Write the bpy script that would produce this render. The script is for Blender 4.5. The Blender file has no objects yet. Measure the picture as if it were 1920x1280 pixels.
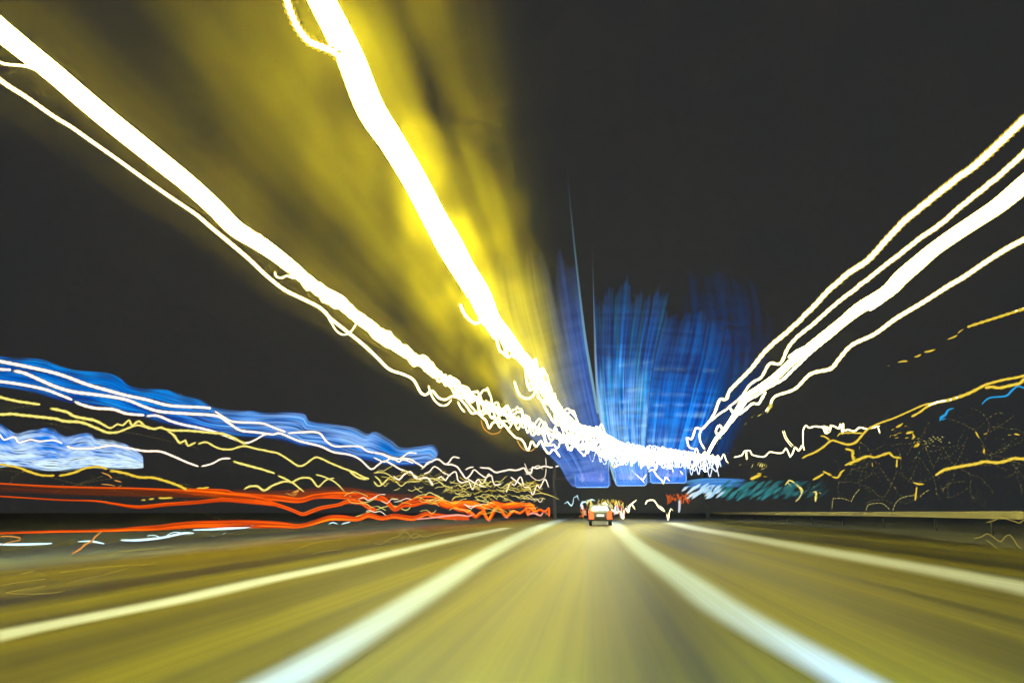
import bpy, math, random
from mathutils import Vector, Matrix, noise

# ------------------------------------------------------------------ camera, world, exposure
sc = bpy.context.scene
COL = sc.collection
CAM_H = 0.95
F = 1280.0                                   # focal length in photo pixels (24 mm on a 36 mm frame)
cam_d = bpy.data.cameras.new("camera"); cam = bpy.data.objects.new("camera", cam_d); COL.objects.link(cam)
cam_d.lens = 24.0; cam_d.sensor_width = 36.0; cam_d.clip_end = 3000.0; cam_d.clip_start = 0.05
PITCH = math.atan(320.0 / F); YAW = math.atan(150.0 / F * math.cos(PITCH))
cam.location = (0, 0, CAM_H)
cam.rotation_euler = (math.pi / 2 + PITCH, 0, YAW)
sc.camera = cam
RM = cam.rotation_euler.to_matrix()

world = bpy.data.worlds.new("World"); sc.world = world; world.use_nodes = True
bg = world.node_tree.nodes["Background"]
bg.inputs[0].default_value = (0.96, 0.98, 1.0, 1); bg.inputs[1].default_value = 0.0228   # flat dark grey city night sky
sc.view_settings.view_transform = 'Standard'; sc.view_settings.look = 'None'
sc.view_settings.exposure = 0.0; sc.view_settings.gamma = 1.0
sc.cycles.use_denoising = True
sc.cycles.max_bounces = 6; sc.cycles.diffuse_bounces = 2; sc.cycles.glossy_bounces = 2
sc.cycles.volume_bounces = 0; sc.cycles.transparent_max_bounces = 64
sc.cycles.sample_clamp_indirect = 4.0
sc.cycles.volume_step_rate = 1.0; sc.cycles.volume_max_steps = 256
sc.cycles.use_light_tree = True
sc.cycles.pixel_filter_type = 'BLACKMAN_HARRIS'; sc.cycles.filter_width = 1.6

# the beam of the car the picture is taken from, on the road ahead
for hx in (-0.62, 0.62):
    hl = bpy.data.lights.new("headlight", 'SPOT'); hl.energy = 2600; hl.color = (0.30, 0.66, 1.0); hl.spot_size = math.radians(95); hl.spot_blend = 1.0; hl.shadow_soft_size = 0.09
    ho = bpy.data.objects.new("headlight", hl); COL.objects.link(ho); ho.location = (hx + 0.35, 0.9, 0.72)
    ho.rotation_euler = Vector((0.06 * hx, 1.0, -0.10)).to_track_quat('-Z', 'Y').to_euler()

def ray(u, v):
    d = RM @ Vector(((u - 960.0) / F, -(v - 640.0) / F, -1.0))
    return d / d.y
def at(u, v, y):
    "the point on the sight line of photo pixel u, v that lies y metres down the road"
    return Vector((0, 0, CAM_H)) + ray(u, v) * y
def seen_at(p):
    "photo pixel of a point"
    q = RM.transposed() @ (Vector(p) - Vector((0, 0, CAM_H))); return 960 + F * q.x / -q.z, 640 - F * q.y / -q.z
def on_road(u, v, z=0.0):
    d = RM @ Vector(((u - 960.0) / F, -(v - 640.0) / F, -1.0))
    return Vector((0, 0, CAM_H)) + d * ((z - CAM_H) / d.z)

# ------------------------------------------------------------------ helpers
def tag(o, label=None, cat=None, group=None, kind=None):
    for k, val in (("label", label), ("category", cat), ("group", group), ("kind", kind)):
        if val: o[k] = val
    return o
def empty(name, loc=(0, 0, 0)):
    o = bpy.data.objects.new(name, None); o.location = loc; COL.objects.link(o); return o
def mesh_obj(name, verts, faces, mat, parent=None, cols=None, rims=None, smooth=True, axes=None):
    me = bpy.data.meshes.new(name)
    me.from_pydata([tuple(p) for p in verts], [], faces)
    if cols is not None:
        a = me.color_attributes.new("glow", 'FLOAT_COLOR', 'POINT')
        flat = [c for q in cols for c in q]; a.data.foreach_set("color", flat)
    if rims is not None:
        a = me.color_attributes.new("rim", 'FLOAT_COLOR', 'POINT')
        flat = [c for q in rims for c in q]; a.data.foreach_set("color", flat)
    if axes is not None:
        a = me.color_attributes.new("axis", 'FLOAT_COLOR', 'POINT')
        a.data.foreach_set("color", [c for q in axes for c in (q[0], q[1], q[2], 1.0)])
    if smooth: me.polygons.foreach_set("use_smooth", [True] * len(me.polygons))
    me.materials.append(mat); me.update()
    o = bpy.data.objects.new(name, me); COL.objects.link(o)
    if parent: o.parent = parent
    return o
def nmat(name):
    m = bpy.data.materials.new(name); m.use_nodes = True
    nt = m.node_tree; nt.nodes.clear(); out = nt.nodes.new("ShaderNodeOutputMaterial")
    return m, nt, out
def N(nt, t, **kw):
    n = nt.nodes.new(t)
    for k, val in kw.items(): setattr(n, k, val)
    return n
def pmat(name, col, rough=0.5, metal=0.0, emit=None, es=0.0, bump=0.0, bs=40):
    m, nt, out = nmat(name)
    b = N(nt, "ShaderNodeBsdfPrincipled")
    tn = N(nt, "ShaderNodeTexNoise"); tn.inputs["Scale"].default_value = bs; tn.inputs["Detail"].default_value = 4
    mr = N(nt, "ShaderNodeMapRange"); mr.inputs[3].default_value = 0.8; mr.inputs[4].default_value = 1.15
    nt.links.new(tn.outputs[0], mr.inputs[0])
    mx = N(nt, "ShaderNodeMix", data_type='RGBA', blend_type='MULTIPLY'); mx.inputs[0].default_value = 1
    mx.inputs[6].default_value = (*col, 1); nt.links.new(mr.outputs[0], mx.inputs[7])
    nt.links.new(mx.outputs[2], b.inputs["Base Color"])
    b.inputs["Roughness"].default_value = rough; b.inputs["Metallic"].default_value = metal
    if emit: b.inputs["Emission Color"].default_value = (*emit, 1); b.inputs["Emission Strength"].default_value = es
    if bump:
        bn = N(nt, "ShaderNodeBump"); bn.inputs["Strength"].default_value = bump
        nt.links.new(tn.outputs[0], bn.inputs["Height"]); nt.links.new(bn.outputs[0], b.inputs["Normal"])
    nt.links.new(b.outputs[0], out.inputs[0])
    return m
def light_mat(name, sampled, soft=False, rim=True, gain=1.0, edge=(0.5, 0.97)):
    "a stroke of light: 'glow' gives its colour and strength, 'rim' the colour of its grazing edge"
    m, nt, out = nmat(name)
    a = N(nt, "ShaderNodeAttribute"); a.attribute_name = "glow"
    col = a.outputs["Color"]
    if rim:                                   # colour by how near the stroke's own outline the point lies, square to its axis
        r = N(nt, "ShaderNodeAttribute"); r.attribute_name = "rim"
        ax = N(nt, "ShaderNodeAttribute"); ax.attribute_name = "axis"; ge = N(nt, "ShaderNodeNewGeometry")
        dt = N(nt, "ShaderNodeVectorMath", operation='DOT_PRODUCT'); nt.links.new(ge.outputs["Incoming"], dt.inputs[0]); nt.links.new(ax.outputs["Vector"], dt.inputs[1])
        scl = N(nt, "ShaderNodeVectorMath", operation='SCALE'); nt.links.new(ax.outputs["Vector"], scl.inputs[0]); nt.links.new(dt.outputs["Value"], scl.inputs["Scale"])
        sb = N(nt, "ShaderNodeVectorMath", operation='SUBTRACT'); nt.links.new(ge.outputs["Incoming"], sb.inputs[0]); nt.links.new(scl.outputs[0], sb.inputs[1])
        no = N(nt, "ShaderNodeVectorMath", operation='NORMALIZE'); nt.links.new(sb.outputs[0], no.inputs[0])
        dn = N(nt, "ShaderNodeVectorMath", operation='DOT_PRODUCT'); nt.links.new(no.outputs[0], dn.inputs[0]); nt.links.new(ge.outputs["Normal"], dn.inputs[1])
        mr = N(nt, "ShaderNodeMapRange", interpolation_type='SMOOTHSTEP'); mr.inputs[1].default_value = edge[0]; mr.inputs[2].default_value = edge[1]
        nt.links.new(dn.outputs["Value"], mr.inputs[0])
        mx = N(nt, "ShaderNodeMix", data_type='RGBA'); nt.links.new(mr.outputs[0], mx.inputs[0])
        nt.links.new(r.outputs["Color"], mx.inputs[6]); nt.links.new(a.outputs["Color"], mx.inputs[7])
        col = mx.outputs[2]
    e = N(nt, "ShaderNodeEmission"); nt.links.new(col, e.inputs[0]); e.inputs[1].default_value = gain
    if soft:
        t = N(nt, "ShaderNodeBsdfTransparent"); ms = N(nt, "ShaderNodeMixShader")
        nt.links.new(a.outputs["Alpha"], ms.inputs[0]); nt.links.new(t.outputs[0], ms.inputs[1]); nt.links.new(e.outputs[0], ms.inputs[2])
        nt.links.new(ms.outputs[0], out.inputs[0])
    else: nt.links.new(e.outputs[0], out.inputs[0])
    m.cycles.emission_sampling = 'FRONT' if sampled else 'NONE'
    return m
M_LAMP = light_mat("overhead lamp light", True, edge=(0.2, 0.5))
M_TRAIL = light_mat("small lamp light", False)
M_SOFT = light_mat("soft streak light", False, soft=True, rim=False)

# ------------------------------------------------------------------ strokes of light
def rho(u, v):
    d = ray(u, v); return max(1e-4, math.hypot(d.x, d.z))
def spline(pts, step=5.0):
    "Catmull-Rom through (u, v, w); evenly stepped"
    P = [tuple(p) if len(p) == 3 else (p[0], p[1], None) for p in pts]
    if any(p[2] is None for p in P):                      # fill widths between the given ones
        known = [(i, p[2]) for i, p in enumerate(P) if p[2] is not None] or [(0, 3.0)]
        Q = []
        for i, p in enumerate(P):
            lo = [k for k in known if k[0] <= i]; hi = [k for k in known if k[0] >= i]
            if not lo: w = hi[0][1]
            elif not hi: w = lo[-1][1]
            else:
                a, b = lo[-1], hi[0]; w = a[1] if a[0] == b[0] else a[1] + (b[1] - a[1]) * (i - a[0]) / (b[0] - a[0])
            Q.append((p[0], p[1], w))
        P = Q
    out = []
    for i in range(len(P) - 1):
        p0, p1, p2, p3 = P[max(i - 1, 0)], P[i], P[i + 1], P[min(i + 2, len(P) - 1)]
        L = math.hypot(p2[0] - p1[0], p2[1] - p1[1]); n = max(1, int(L / step))
        for k in range(n):
            t = k / n; t2 = t * t; t3 = t2 * t
            out.append(tuple(0.5 * ((2 * b) + (-a + c) * t + (2 * a - 5 * b + 4 * c - d) * t2 + (-a + 3 * b - 3 * c + d) * t3) for a, b, c, d in zip(p0, p1, p2, p3)))
    out.append(P[-1]); return out
def depths(S, R, ymin=2.5, ymax=130.0, win=60.0, mono=0.0):
    "distance down the road of each sample, for a source R metres off the camera's line of travel, smoothed along the stroke"
    L = [math.log(min(ymax, max(ymin, R / rho(p[0], p[1])))) for p in S]
    acc = [0.0]
    for a, b in zip(S, S[1:]): acc.append(acc[-1] + math.hypot(a[0] - b[0], a[1] - b[1]))
    out = []
    for i in range(len(S)):
        s = w = 0.0
        lo = i
        while lo > 0 and acc[i] - acc[lo - 1] < win: lo -= 1
        hi = i
        while hi < len(S) - 1 and acc[hi + 1] - acc[i] < win: hi += 1
        m = min(i - lo, hi - i)
        for j in range(i - m, i + m + 1): s += L[j]; w += 1
        out.append(math.exp(s / w))
    if mono:                                   # a lamp line never turns back: past the bend it keeps drawing away
        for i in range(1, len(out)):
            if out[i] < out[i - 1] + 0.01: out[i] = min(mono, out[i - 1] + 0.15 * (acc[i] - acc[i - 1]))
    return out
def run_on(S, Y, y0):
    "a lamp line runs straight on overhead, beyond the picture's edge, to y0 metres"
    a = at(S[0][0], S[0][1], Y[0]); y = Y[0] * 0.86; A = []; B = []
    while y > y0:
        u, v = seen_at((a.x, y, a.z)); A.append((u, v, S[0][2] * Y[0] / y)); B.append(y); y *= 0.86
    return A[::-1] + S, B[::-1] + Y
class Strokes:
    "collects tubes of light into one mesh"
    def __init__(self): self.v = []; self.f = []; self.c = []; self.r = []; self.x = []
    def tube(self, S, Y, core, rim, sides=8, bead=0.0, alpha=1.0, cf=None, wscale=1.0):
        n0 = len(self.v); pts = [at(p[0], p[1], y) for p, y in zip(S, Y)]
        up0 = Vector((0, 0, 1)); ph = random.random() * 9
        for i, p in enumerate(pts):
            t = (pts[min(i + 1, len(pts) - 1)] - pts[max(i - 1, 0)])
            t = t.normalized() if t.length > 1e-9 else Vector((0, 1, 0))
            # the tube's frame: across the stroke as travelled past, which is square to the sight of the road
            a = t.cross(up0); a = a.normalized() if a.length > 1e-4 else Vector((1, 0, 0)); b = a.cross(t).normalized()
            u, v, w = S[i]; d = RM @ Vector(((u - 960.0) / F, -(v - 640.0) / F, -1.0)); cd = Y[i] / d.y
            r = max(0.2, w * wscale) * 0.5 * cd / F
            if bead: r *= 1 + bead * math.sin(i * 2.1 + ph) * (0.7 + 0.6 * random.random())
            if i in (0, len(pts) - 1): r *= 0.35
            cc, rr = (core, rim) if cf is None else cf(i / max(1, len(pts) - 1), i)
            if bead >= 0.08 and cf is None:
                q = min(0.75, bead * 2.2) * (0.5 + 0.5 * math.sin(i * 2.1 + ph)); cc = tuple(x + (y - x) * q for x, y in zip(cc[:3], rr[:3]))
            for k in range(sides):
                an = 2 * math.pi * k / sides
                self.v.append(p + a * (math.cos(an) * r) + b * (math.sin(an) * r))
                self.c.append((cc[0], cc[1], cc[2], cc[3] if len(cc) > 3 else alpha)); self.r.append((rr[0], rr[1], rr[2], 1)); self.x.append(t)
        m = len(pts)
        for i in range(m - 1):
            for k in range(sides):
                a0 = n0 + i * sides + k; a1 = n0 + i * sides + (k + 1) % sides
                self.f.append((a0, a1, a1 + sides, a0 + sides))
        self.f.append(tuple(n0 + k for k in range(sides))[::-1]); self.f.append(tuple(n0 + (m - 1) * sides + k for k in range(sides)))
    def build(self, name, mat, parent=None):
        return mesh_obj(name, self.v, self.f, mat, parent, self.c, self.r if mat is not M_SOFT else None, True, self.x if mat is not M_SOFT else None)
def weave(S, amp, n_off, seed, freq=0.02, zig=0.0, zfreq=0.12):
    "shift a stroke sideways by slow noise and shake it by quick noise"
    out = []; s = 0.0
    for i, p in enumerate(S):
        q = S[min(i + 1, len(S) - 1)]; o = S[max(i - 1, 0)]
        tx, ty = q[0] - o[0], q[1] - o[1]; L = math.hypot(tx, ty) or 1; nx, ny = -ty / L, tx / L
        if i: s += math.hypot(p[0] - S[i - 1][0], p[1] - S[i - 1][1])
        k = amp(s, p) if callable(amp) else amp
        off = n_off * k + 1.6 * k * noise.noise(Vector((s * freq, seed * 7.3, 1.7)))
        z = zig(s, p) if callable(zig) else zig
        zz = z * noise.noise(Vector((p[0] * 0.05, seed * 0.3, 8.2))) * 0.6; zy = z * (noise.noise(Vector((p[0] * 0.085, seed * 0.35, 4.4))) * 2.6 + noise.noise(Vector((p[0] * 0.3, 3.1, seed))) * 0.6)
        out.append((p[0] + nx * off + zz, p[1] + ny * off + zy, p[2]))
    return out

HOT = (46.0, 42.0, 12.0); HOT_RIM = (1.3, 0.72, 0.05)
WHITE = (6.0, 5.4, 3.0); WHITE_RIM = (0.75, 0.52, 0.02)
PALE = (2.2, 1.9, 1.5); PALE_RIM = (0.42, 0.28, 0.12)
YEL = (1.35, 1.15, 0.36); YEL_RIM = (0.42, 0.36, 0.015)
AMB = (1.10, 0.78, 0.09); AMB_RIM = (0.50, 0.34, 0.01)
FAINT = (0.42, 0.33, 0.06); FAINT_RIM = (0.25, 0.19, 0.03)
CYAN = (0.03, 0.42, 0.85); CYAN_RIM = (0.01, 0.2, 0.45)
COOL = (1.1, 1.5, 1.6); COOL_RIM = (0.3, 0.55, 0.6)
ORANGE = (1.1, 0.55, 0.12); ORANGE_RIM = (0.6, 0.2, 0.02)
BLUISH = (2.4, 2.7, 3.2); BLUISH_RIM = (0.42, 0.50, 0.62)
STY = dict(M=((24.0, 20.5, 4.5), HOT_RIM), R=((1.2, 0.55, 0.45), (0.6, 0.15, 0.08)), B=(BLUISH, BLUISH_RIM), H=(HOT, HOT_RIM), W=(WHITE, WHITE_RIM), P=(PALE, PALE_RIM), Y=(YEL, YEL_RIM), A=(AMB, AMB_RIM), F=(FAINT, FAINT_RIM), C=(CYAN, CYAN_RIM), K=(COOL, COOL_RIM), O=(ORANGE, ORANGE_RIM))

def parse(t):
    "'u,v,w u,v ...' with '/' between separate strokes"
    return [[tuple(float(x) for x in q.split(",")) for q in s.split()] for s in t.split("/") if s.strip()]
def add_strokes(st, text, R, sty, bead=0.12, jig=0.0, step=4.0, sides=7, ymax=130, shift=(0, 0), y0=None):
    core, rim = STY[sty]
    for pts in parse(text):
        S = spline([(p[0] + shift[0], p[1] + shift[1], *p[2:]) for p in pts], step)
        if jig: S = weave(S, 0, 0, random.random() * 50, zig=jig, zfreq=0.16)
        Y = depths(S, R, ymax=ymax)
        if y0: S, Y = run_on(S, Y, y0)
        st.tube(S, Y, core, rim, sides=sides, bead=bead, wscale=0.9 if sty in 'WPB' else 1.0)
def trail(name, label, cat, text, R, sty, group=None, bead=0.12, jig=0.0, mat=None, ymax=130, sides=7, parts=(), y0=None):
    pieces = [q for q in text.split("/") if q.strip()]
    if len(pieces) > 60 or len(pieces) == 1:
        st = Strokes(); add_strokes(st, text, R, sty, bead, jig, ymax=ymax, sides=sides, y0=y0)
        o = st.build(name, mat or M_TRAIL)
        tag(o, label, cat, group, "stuff" if len(pieces) > 60 else None)
    else:                                      # a lamp that went dark now and then: each lit length is a part
        p0 = parse(pieces[0])[0][0]; o = empty(name, at(p0[0], p0[1], min(ymax, R / rho(p0[0], p0[1])))); tag(o, label, cat, group)
        for q in pieces:
            st = Strokes(); add_strokes(st, q, R, sty, bead, jig, ymax=ymax, sides=sides); st.v = [v - o.location for v in st.v]
            st.build("lit_length", mat or M_TRAIL, o)
    for pn, ptext, psty, pb in parts:
        for q in ptext.split("/"):
            s2 = Strokes(); add_strokes(s2, q, R, psty, pb, 0.4, ymax=ymax, sides=sides)
            s2.v = [v - o.location for v in s2.v]; s2.build(pn, mat or M_TRAIL, o)
    return o
def field(st, A, B, n, R, cf, nt=60, w=1.5, ymax=110, djit=0.04, sides=5, wob=0.0, ylist=None):
    "strands that fill the strip between the polylines A and B; cf(s, t) gives the light of strand s at t"
    a = spline([(p[0], p[1], 1) for p in A], 2.0); b = spline([(p[0], p[1], 1) for p in B], 2.0)
    def pick(S, t):
        x = t * (len(S) - 1); i = min(int(x), len(S) - 2); f = x - i
        return S[i][0] + (S[i + 1][0] - S[i][0]) * f, S[i][1] + (S[i + 1][1] - S[i][1]) * f
    for k in range(n):
        s = (k + 0.5) / n; S = []; C = []; ph = random.random() * 99
        for j in range(nt + 1):
            t = j / nt; pa, pb = pick(a, t), pick(b, t)
            sp = math.hypot(pb[0] - pa[0], pb[1] - pa[1]) / n
            ss = s + (wob * noise.noise(Vector((t * 6, ph, 0))) if wob else 0)
            S.append((pa[0] + (pb[0] - pa[0]) * ss, pa[1] + (pb[1] - pa[1]) * ss, max(0.6, sp * w)))
            C.append(cf(s, t))
        Y = depths(S, R, ymax=ymax); q = 1 + djit * (random.random() - 0.5) * 2
        Y = [y * q for y in Y]
        # leave out the stretch where a strand has gone dark
        i0 = 0
        while i0 <= nt:
            while i0 <= nt and C[i0][3] < 0.02: i0 += 1
            i1 = i0
            while i1 <= nt and C[i1][3] >= 0.02: i1 += 1
            if i1 - i0 >= 3:
                cc = C[i0:i1]
                st.tube(S[i0:i1], Y[i0:i1], None, None, sides=sides, cf=lambda t, i, cc=cc: (cc[i], (0, 0, 0)))
            i0 = i1
def nz(x, y, z=0.0): return noise.noise(Vector((x, y, z)))
def sstep(a, b, x):
    t = min(1, max(0, (x - a) / (b - a))); return t * t * (3 - 2 * t)
def mixc(a, b, t): return tuple(p + (q - p) * t for p, q in zip(a, b))
random.seed(7)

# ------------------------------------------------------------------ road and ground
def asphalt(paint=None):
    m, nt, out = nmat("worn paint and painted sheen" if paint else "asphalt")
    b = N(nt, "ShaderNodeBsdfPrincipled"); tc = N(nt, "ShaderNodeNewGeometry")
    mp = N(nt, "ShaderNodeMapping"); mp.inputs["Scale"].default_value = (0.85, 0.008, 1); nt.links.new(tc.outputs["Position"], mp.inputs[0])
    n1 = N(nt, "ShaderNodeTexNoise"); n1.inputs["Scale"].default_value = 1.0; n1.inputs["Detail"].default_value = 5; n1.inputs["Roughness"].default_value = 0.6
    nt.links.new(mp.outputs[0], n1.inputs[0])
    n2 = N(nt, "ShaderNodeTexNoise"); n2.inputs["Scale"].default_value = 90; nt.links.new(tc.outputs["Position"], n2.inputs[0])
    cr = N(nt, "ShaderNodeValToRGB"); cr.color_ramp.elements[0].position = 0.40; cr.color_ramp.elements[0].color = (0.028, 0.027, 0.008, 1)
    cr.color_ramp.elements[1].position = 0.60; cr.color_ramp.elements[1].color = (0.172, 0.152, 0.009, 1)  # yellow of the lamp light put into the base colour
    nt.links.new(n1.outputs[0], cr.inputs[0])
    q = N(nt, "ShaderNodeMapping"); q.inputs["Scale"].default_value = (8.0, 0.03, 1); nt.links.new(tc.outputs["Position"], q.inputs[0])
    n3 = N(nt, "ShaderNodeTexNoise"); n3.inputs["Scale"].default_value = 1.0; n3.inputs["Detail"].default_value = 6; n3.inputs["Roughness"].default_value = 0.7; nt.links.new(q.outputs[0], n3.inputs[0])
    g3 = N(nt, "ShaderNodeMapRange"); g3.inputs[1].default_value = 0.3; g3.inputs[2].default_value = 0.7; g3.inputs[3].default_value = 0.8; g3.inputs[4].default_value = 1.2; nt.links.new(n3.outputs[0], g3.inputs[0])
    g2 = N(nt, "ShaderNodeMapRange"); g2.inputs[1].default_value = 0.2; g2.inputs[2].default_value = 0.8; g2.inputs[3].default_value = 0.85; g2.inputs[4].default_value = 1.15; nt.links.new(n2.outputs[0], g2.inputs[0])
    mm = N(nt, "ShaderNodeMath", operation='MULTIPLY'); nt.links.new(g3.outputs[0], mm.inputs[0]); nt.links.new(g2.outputs[0], mm.inputs[1])
    mc = N(nt, "ShaderNodeMix", data_type='RGBA', blend_type='MULTIPLY'); mc.inputs[0].default_value = 1; nt.links.new(cr.outputs[0], mc.inputs[6]); nt.links.new(mm.outputs[0], mc.inputs[7])
    colr = mc.outputs[2]
    if paint:
        a = N(nt, "ShaderNodeAttribute"); a.attribute_name = "glow"
        wv = N(nt, "ShaderNodeMapRange"); wv.inputs[1].default_value = 0.3; wv.inputs[2].default_value = 0.6; wv.inputs[3].default_value = 0.72; wv.inputs[4].default_value = 1.0; nt.links.new(n3.outputs[0], wv.inputs[0])
        am = N(nt, "ShaderNodeMath", operation='MULTIPLY'); nt.links.new(a.outputs["Alpha"], am.inputs[0]); nt.links.new(wv.outputs[0], am.inputs[1])
        mp2 = N(nt, "ShaderNodeMix", data_type='RGBA'); nt.links.new(am.outputs[0], mp2.inputs[0]); nt.links.new(colr, mp2.inputs[6]); mp2.inputs[7].default_value = (*paint, 1)
        colr = mp2.outputs[2]
    nt.links.new(colr, b.inputs["Base Color"])
    mr = N(nt, "ShaderNodeMapRange"); mr.inputs[1].default_value = 0.3; mr.inputs[2].default_value = 0.7; mr.inputs[3].default_value = 0.40; mr.inputs[4].default_value = 0.55
    nt.links.new(n1.outputs[0], mr.inputs[0]); nt.links.new(mr.outputs[0], b.inputs["Roughness"])
    bn = N(nt, "ShaderNodeBump"); bn.inputs["Strength"].default_value = 0.12; bn.inputs["Distance"].default_value = 0.01
    nt.links.new(n2.outputs[0], bn.inputs["Height"]); nt.links.new(bn.outputs[0], b.inputs["Normal"])
    b.inputs["Specular IOR Level"].default_value = 0.26; b.inputs["Specular Tint"].default_value = (1.0, 0.88, 0.35, 1); nt.links.new(b.outputs[0], out.inputs[0]); return m  # amber tint puts the lamp colour into the road's reflections
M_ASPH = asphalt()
def sheet(name, left, right, z, mat, nx=2):
    "a ground sheet between two lists of (x, y) with the same count"
    v = []; f = []
    for (a, b) in zip(left, right):
        for k in range(nx + 1): v.append((a[0] + (b[0] - a[0]) * k / nx, a[1] + (b[1] - a[1]) * k / nx, z))
    for i in range(len(left) - 1):
        for k in range(nx):
            q = i * (nx + 1) + k; f.append((q, q + 1, q + nx + 2, q + nx + 1))
    return mesh_obj(name, v, f, mat, smooth=False)
M_GRASS = pmat("dark verge grass", (0.15, 0.15, 0.09), 0.95, bump=0.6, bs=6)
tag(mesh_obj("ground", [(-880, -28, -0.012), (880, -28, -0.012), (880, 1280, -0.012), (-880, 1280, -0.012)], [(0, 1, 2, 3)], M_GRASS, smooth=False), kind="structure")
def rx(pts): return [on_road(u, v) for u, v in pts]
def edge(pixels, y0=-12.0, y1=420.0):
    g = [(p.x, p.y) for p in rx(pixels)]; g.sort(key=lambda q: q[1])
    a, b = g[0], g[1]; k = (b[0] - a[0]) / (b[1] - a[1]); g.insert(0, (a[0] - k * (a[1] - y0), y0))
    a, b = g[-2], g[-1]; k = (b[0] - a[0]) / (b[1] - a[1]); g.append((b[0] + k * 1.6 * (y1 - b[1]), y1)); return g
def resamp(g, ys):
    o = []
    for y in ys:
        for a, b in zip(g, g[1:]):
            if a[1] <= y <= b[1] + 1e-6: o.append((a[0] + (b[0] - a[0]) * (y - a[1]) / (b[1] - a[1]), y)); break
        else: o.append((g[-1][0], y))
    return o
YS = [-12, 0, 4, 6, 8, 10, 12, 15, 18, 22, 27, 33, 40, 50, 62, 78, 95, 115, 150, 200, 280, 420]
EL = edge([(0, 1046), (640, 992), (1000, 970)]); ER = edge([(1920, 1030), (1600, 992), (1330, 974)])
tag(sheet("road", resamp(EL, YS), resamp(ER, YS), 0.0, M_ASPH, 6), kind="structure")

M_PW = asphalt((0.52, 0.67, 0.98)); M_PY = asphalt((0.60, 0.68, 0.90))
def marking(name, pts, mat, z=0.004, amax=0.95, rows=13):
    "a painted line whose worn edges thin out, or a soft strip of painted sheen; pts are (u, v, half thickness in rows of the picture)"
    S = spline(pts, 14.0); v = []; f = []; c = []
    for (u, vv, w) in S:
        d = on_road(u, vv, z); d2 = on_road(u + 3, vv, z) - d
        for k in range(rows):
            e = (k / (rows - 1)) * 2 - 1
            v.append(d + d2 * (e * w * 0.58 / 3)); al = amax * (1 - sstep(0.15, 1.0, abs(e)))
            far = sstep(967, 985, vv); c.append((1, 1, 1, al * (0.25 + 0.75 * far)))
    n = len(S)
    for i in range(n - 1):
        for k in range(rows - 1):
            q = i * rows + k; f.append((q, q + 1, q + rows + 1, q + rows))
    m = len(v)                                    # straight on, back past the camera
    for k in range(rows):
        e = v[k] + (v[k] - v[rows * min(6, n - 1) + k]).normalized() * 14; v.append(Vector((e.x, e.y, z))); c.append(c[k])
    for k in range(rows - 1): f.append((m + k, m + k + 1, k + 1, k))
    return tag(mesh_obj(name, v, f, mat, None, c, smooth=False), kind="structure")
marking("painted_sheen_strip", [(985, 969, 90), (900, 975, 130), (760, 988, 200), (560, 1004, 290), (300, 1026, 360), (0, 1052, 420), (-300, 1078, 480)], asphalt((0.30, 0.40, 0.44)), z=0.003, amax=0.55)  # pale reflection of the white lights, painted onto the road
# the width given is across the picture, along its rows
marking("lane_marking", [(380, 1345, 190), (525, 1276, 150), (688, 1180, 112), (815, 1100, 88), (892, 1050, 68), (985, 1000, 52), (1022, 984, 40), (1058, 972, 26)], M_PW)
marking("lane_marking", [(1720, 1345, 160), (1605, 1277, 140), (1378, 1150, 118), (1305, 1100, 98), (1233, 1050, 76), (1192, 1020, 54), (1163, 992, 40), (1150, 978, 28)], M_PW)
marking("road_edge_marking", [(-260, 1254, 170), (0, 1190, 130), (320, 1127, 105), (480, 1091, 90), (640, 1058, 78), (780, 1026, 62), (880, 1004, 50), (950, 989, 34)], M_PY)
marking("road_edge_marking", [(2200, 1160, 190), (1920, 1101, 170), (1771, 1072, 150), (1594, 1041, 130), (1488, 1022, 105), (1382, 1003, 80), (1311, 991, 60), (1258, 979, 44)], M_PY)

# ------------------------------------------------------------------ the three bright overhead strokes on the left and middle
st = Strokes()
C_MAIN = "603,0,60 653,100,62 693,200,64 735,266,58 775,333,56 810,400,56 838,450,60 866,500,54 897,550,52 921,600,42 948,630,32 970,658,27 995,688,25 1013,717,24 1032,747,22 1053,777,21 1078,800,21 1102,808,20 1121,812,16 1159,832,13 1196,846,10 1235,852,8 1269,857,6 1320,862,4"
C_EXT = "540,-130,58 575,-60,60 " + C_MAIN
C = [(a, b, c * 0.87) for a, b, c in parse(C_EXT)[0]]; S = spline(C, 6.0)
st.tube(*run_on(S, depths(S, 6.2, mono=95), 0.8), HOT, HOT_RIM, sides=14, bead=0.015)
lamp_mid = tag(st.build("lamp_light_trail", M_LAMP), "widest white light trail, sweeping down from the top edge to the middle", "light trail", "overhead lamp light trails")
def braid(S, R, n, amp, zig, sty, seed, w, lo=0.0, hi=1.0, bead=0.15, step=1):
    st = Strokes()
    for k in range(n):
        a = int(len(S) * (lo + 0.02 * random.random())); b = int(len(S) * hi)
        T = weave(S[a:b], amp, (k / max(1, n - 1) - 0.5) * 1.1, seed + k * 1.7, 0.018, zig)
        T = [(p[0], p[1], w(p) if callable(w) else w) for p in T]
        st.tube(T, depths(T, R * 0.97, mono=92), *STY[sty], sides=6, bead=bead)
    return st
near_vp = lambda s, p: 2.5 + 8 * sstep(500, 250, math.hypot(p[0] - 1180, p[1] - 880))
Sm = spline(parse(C_MAIN)[0], 3.0)
braid(Sm, 6.2, 5, lambda s, p: 8 + 6 * sstep(650, 850, p[0]) , near_vp, "W", 3.0, lambda p: 7 - 4.5 * sstep(900, 1150, p[0]), lo=0.30, hi=0.86).build("woven_strand", M_TRAIL, lamp_mid)
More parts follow.
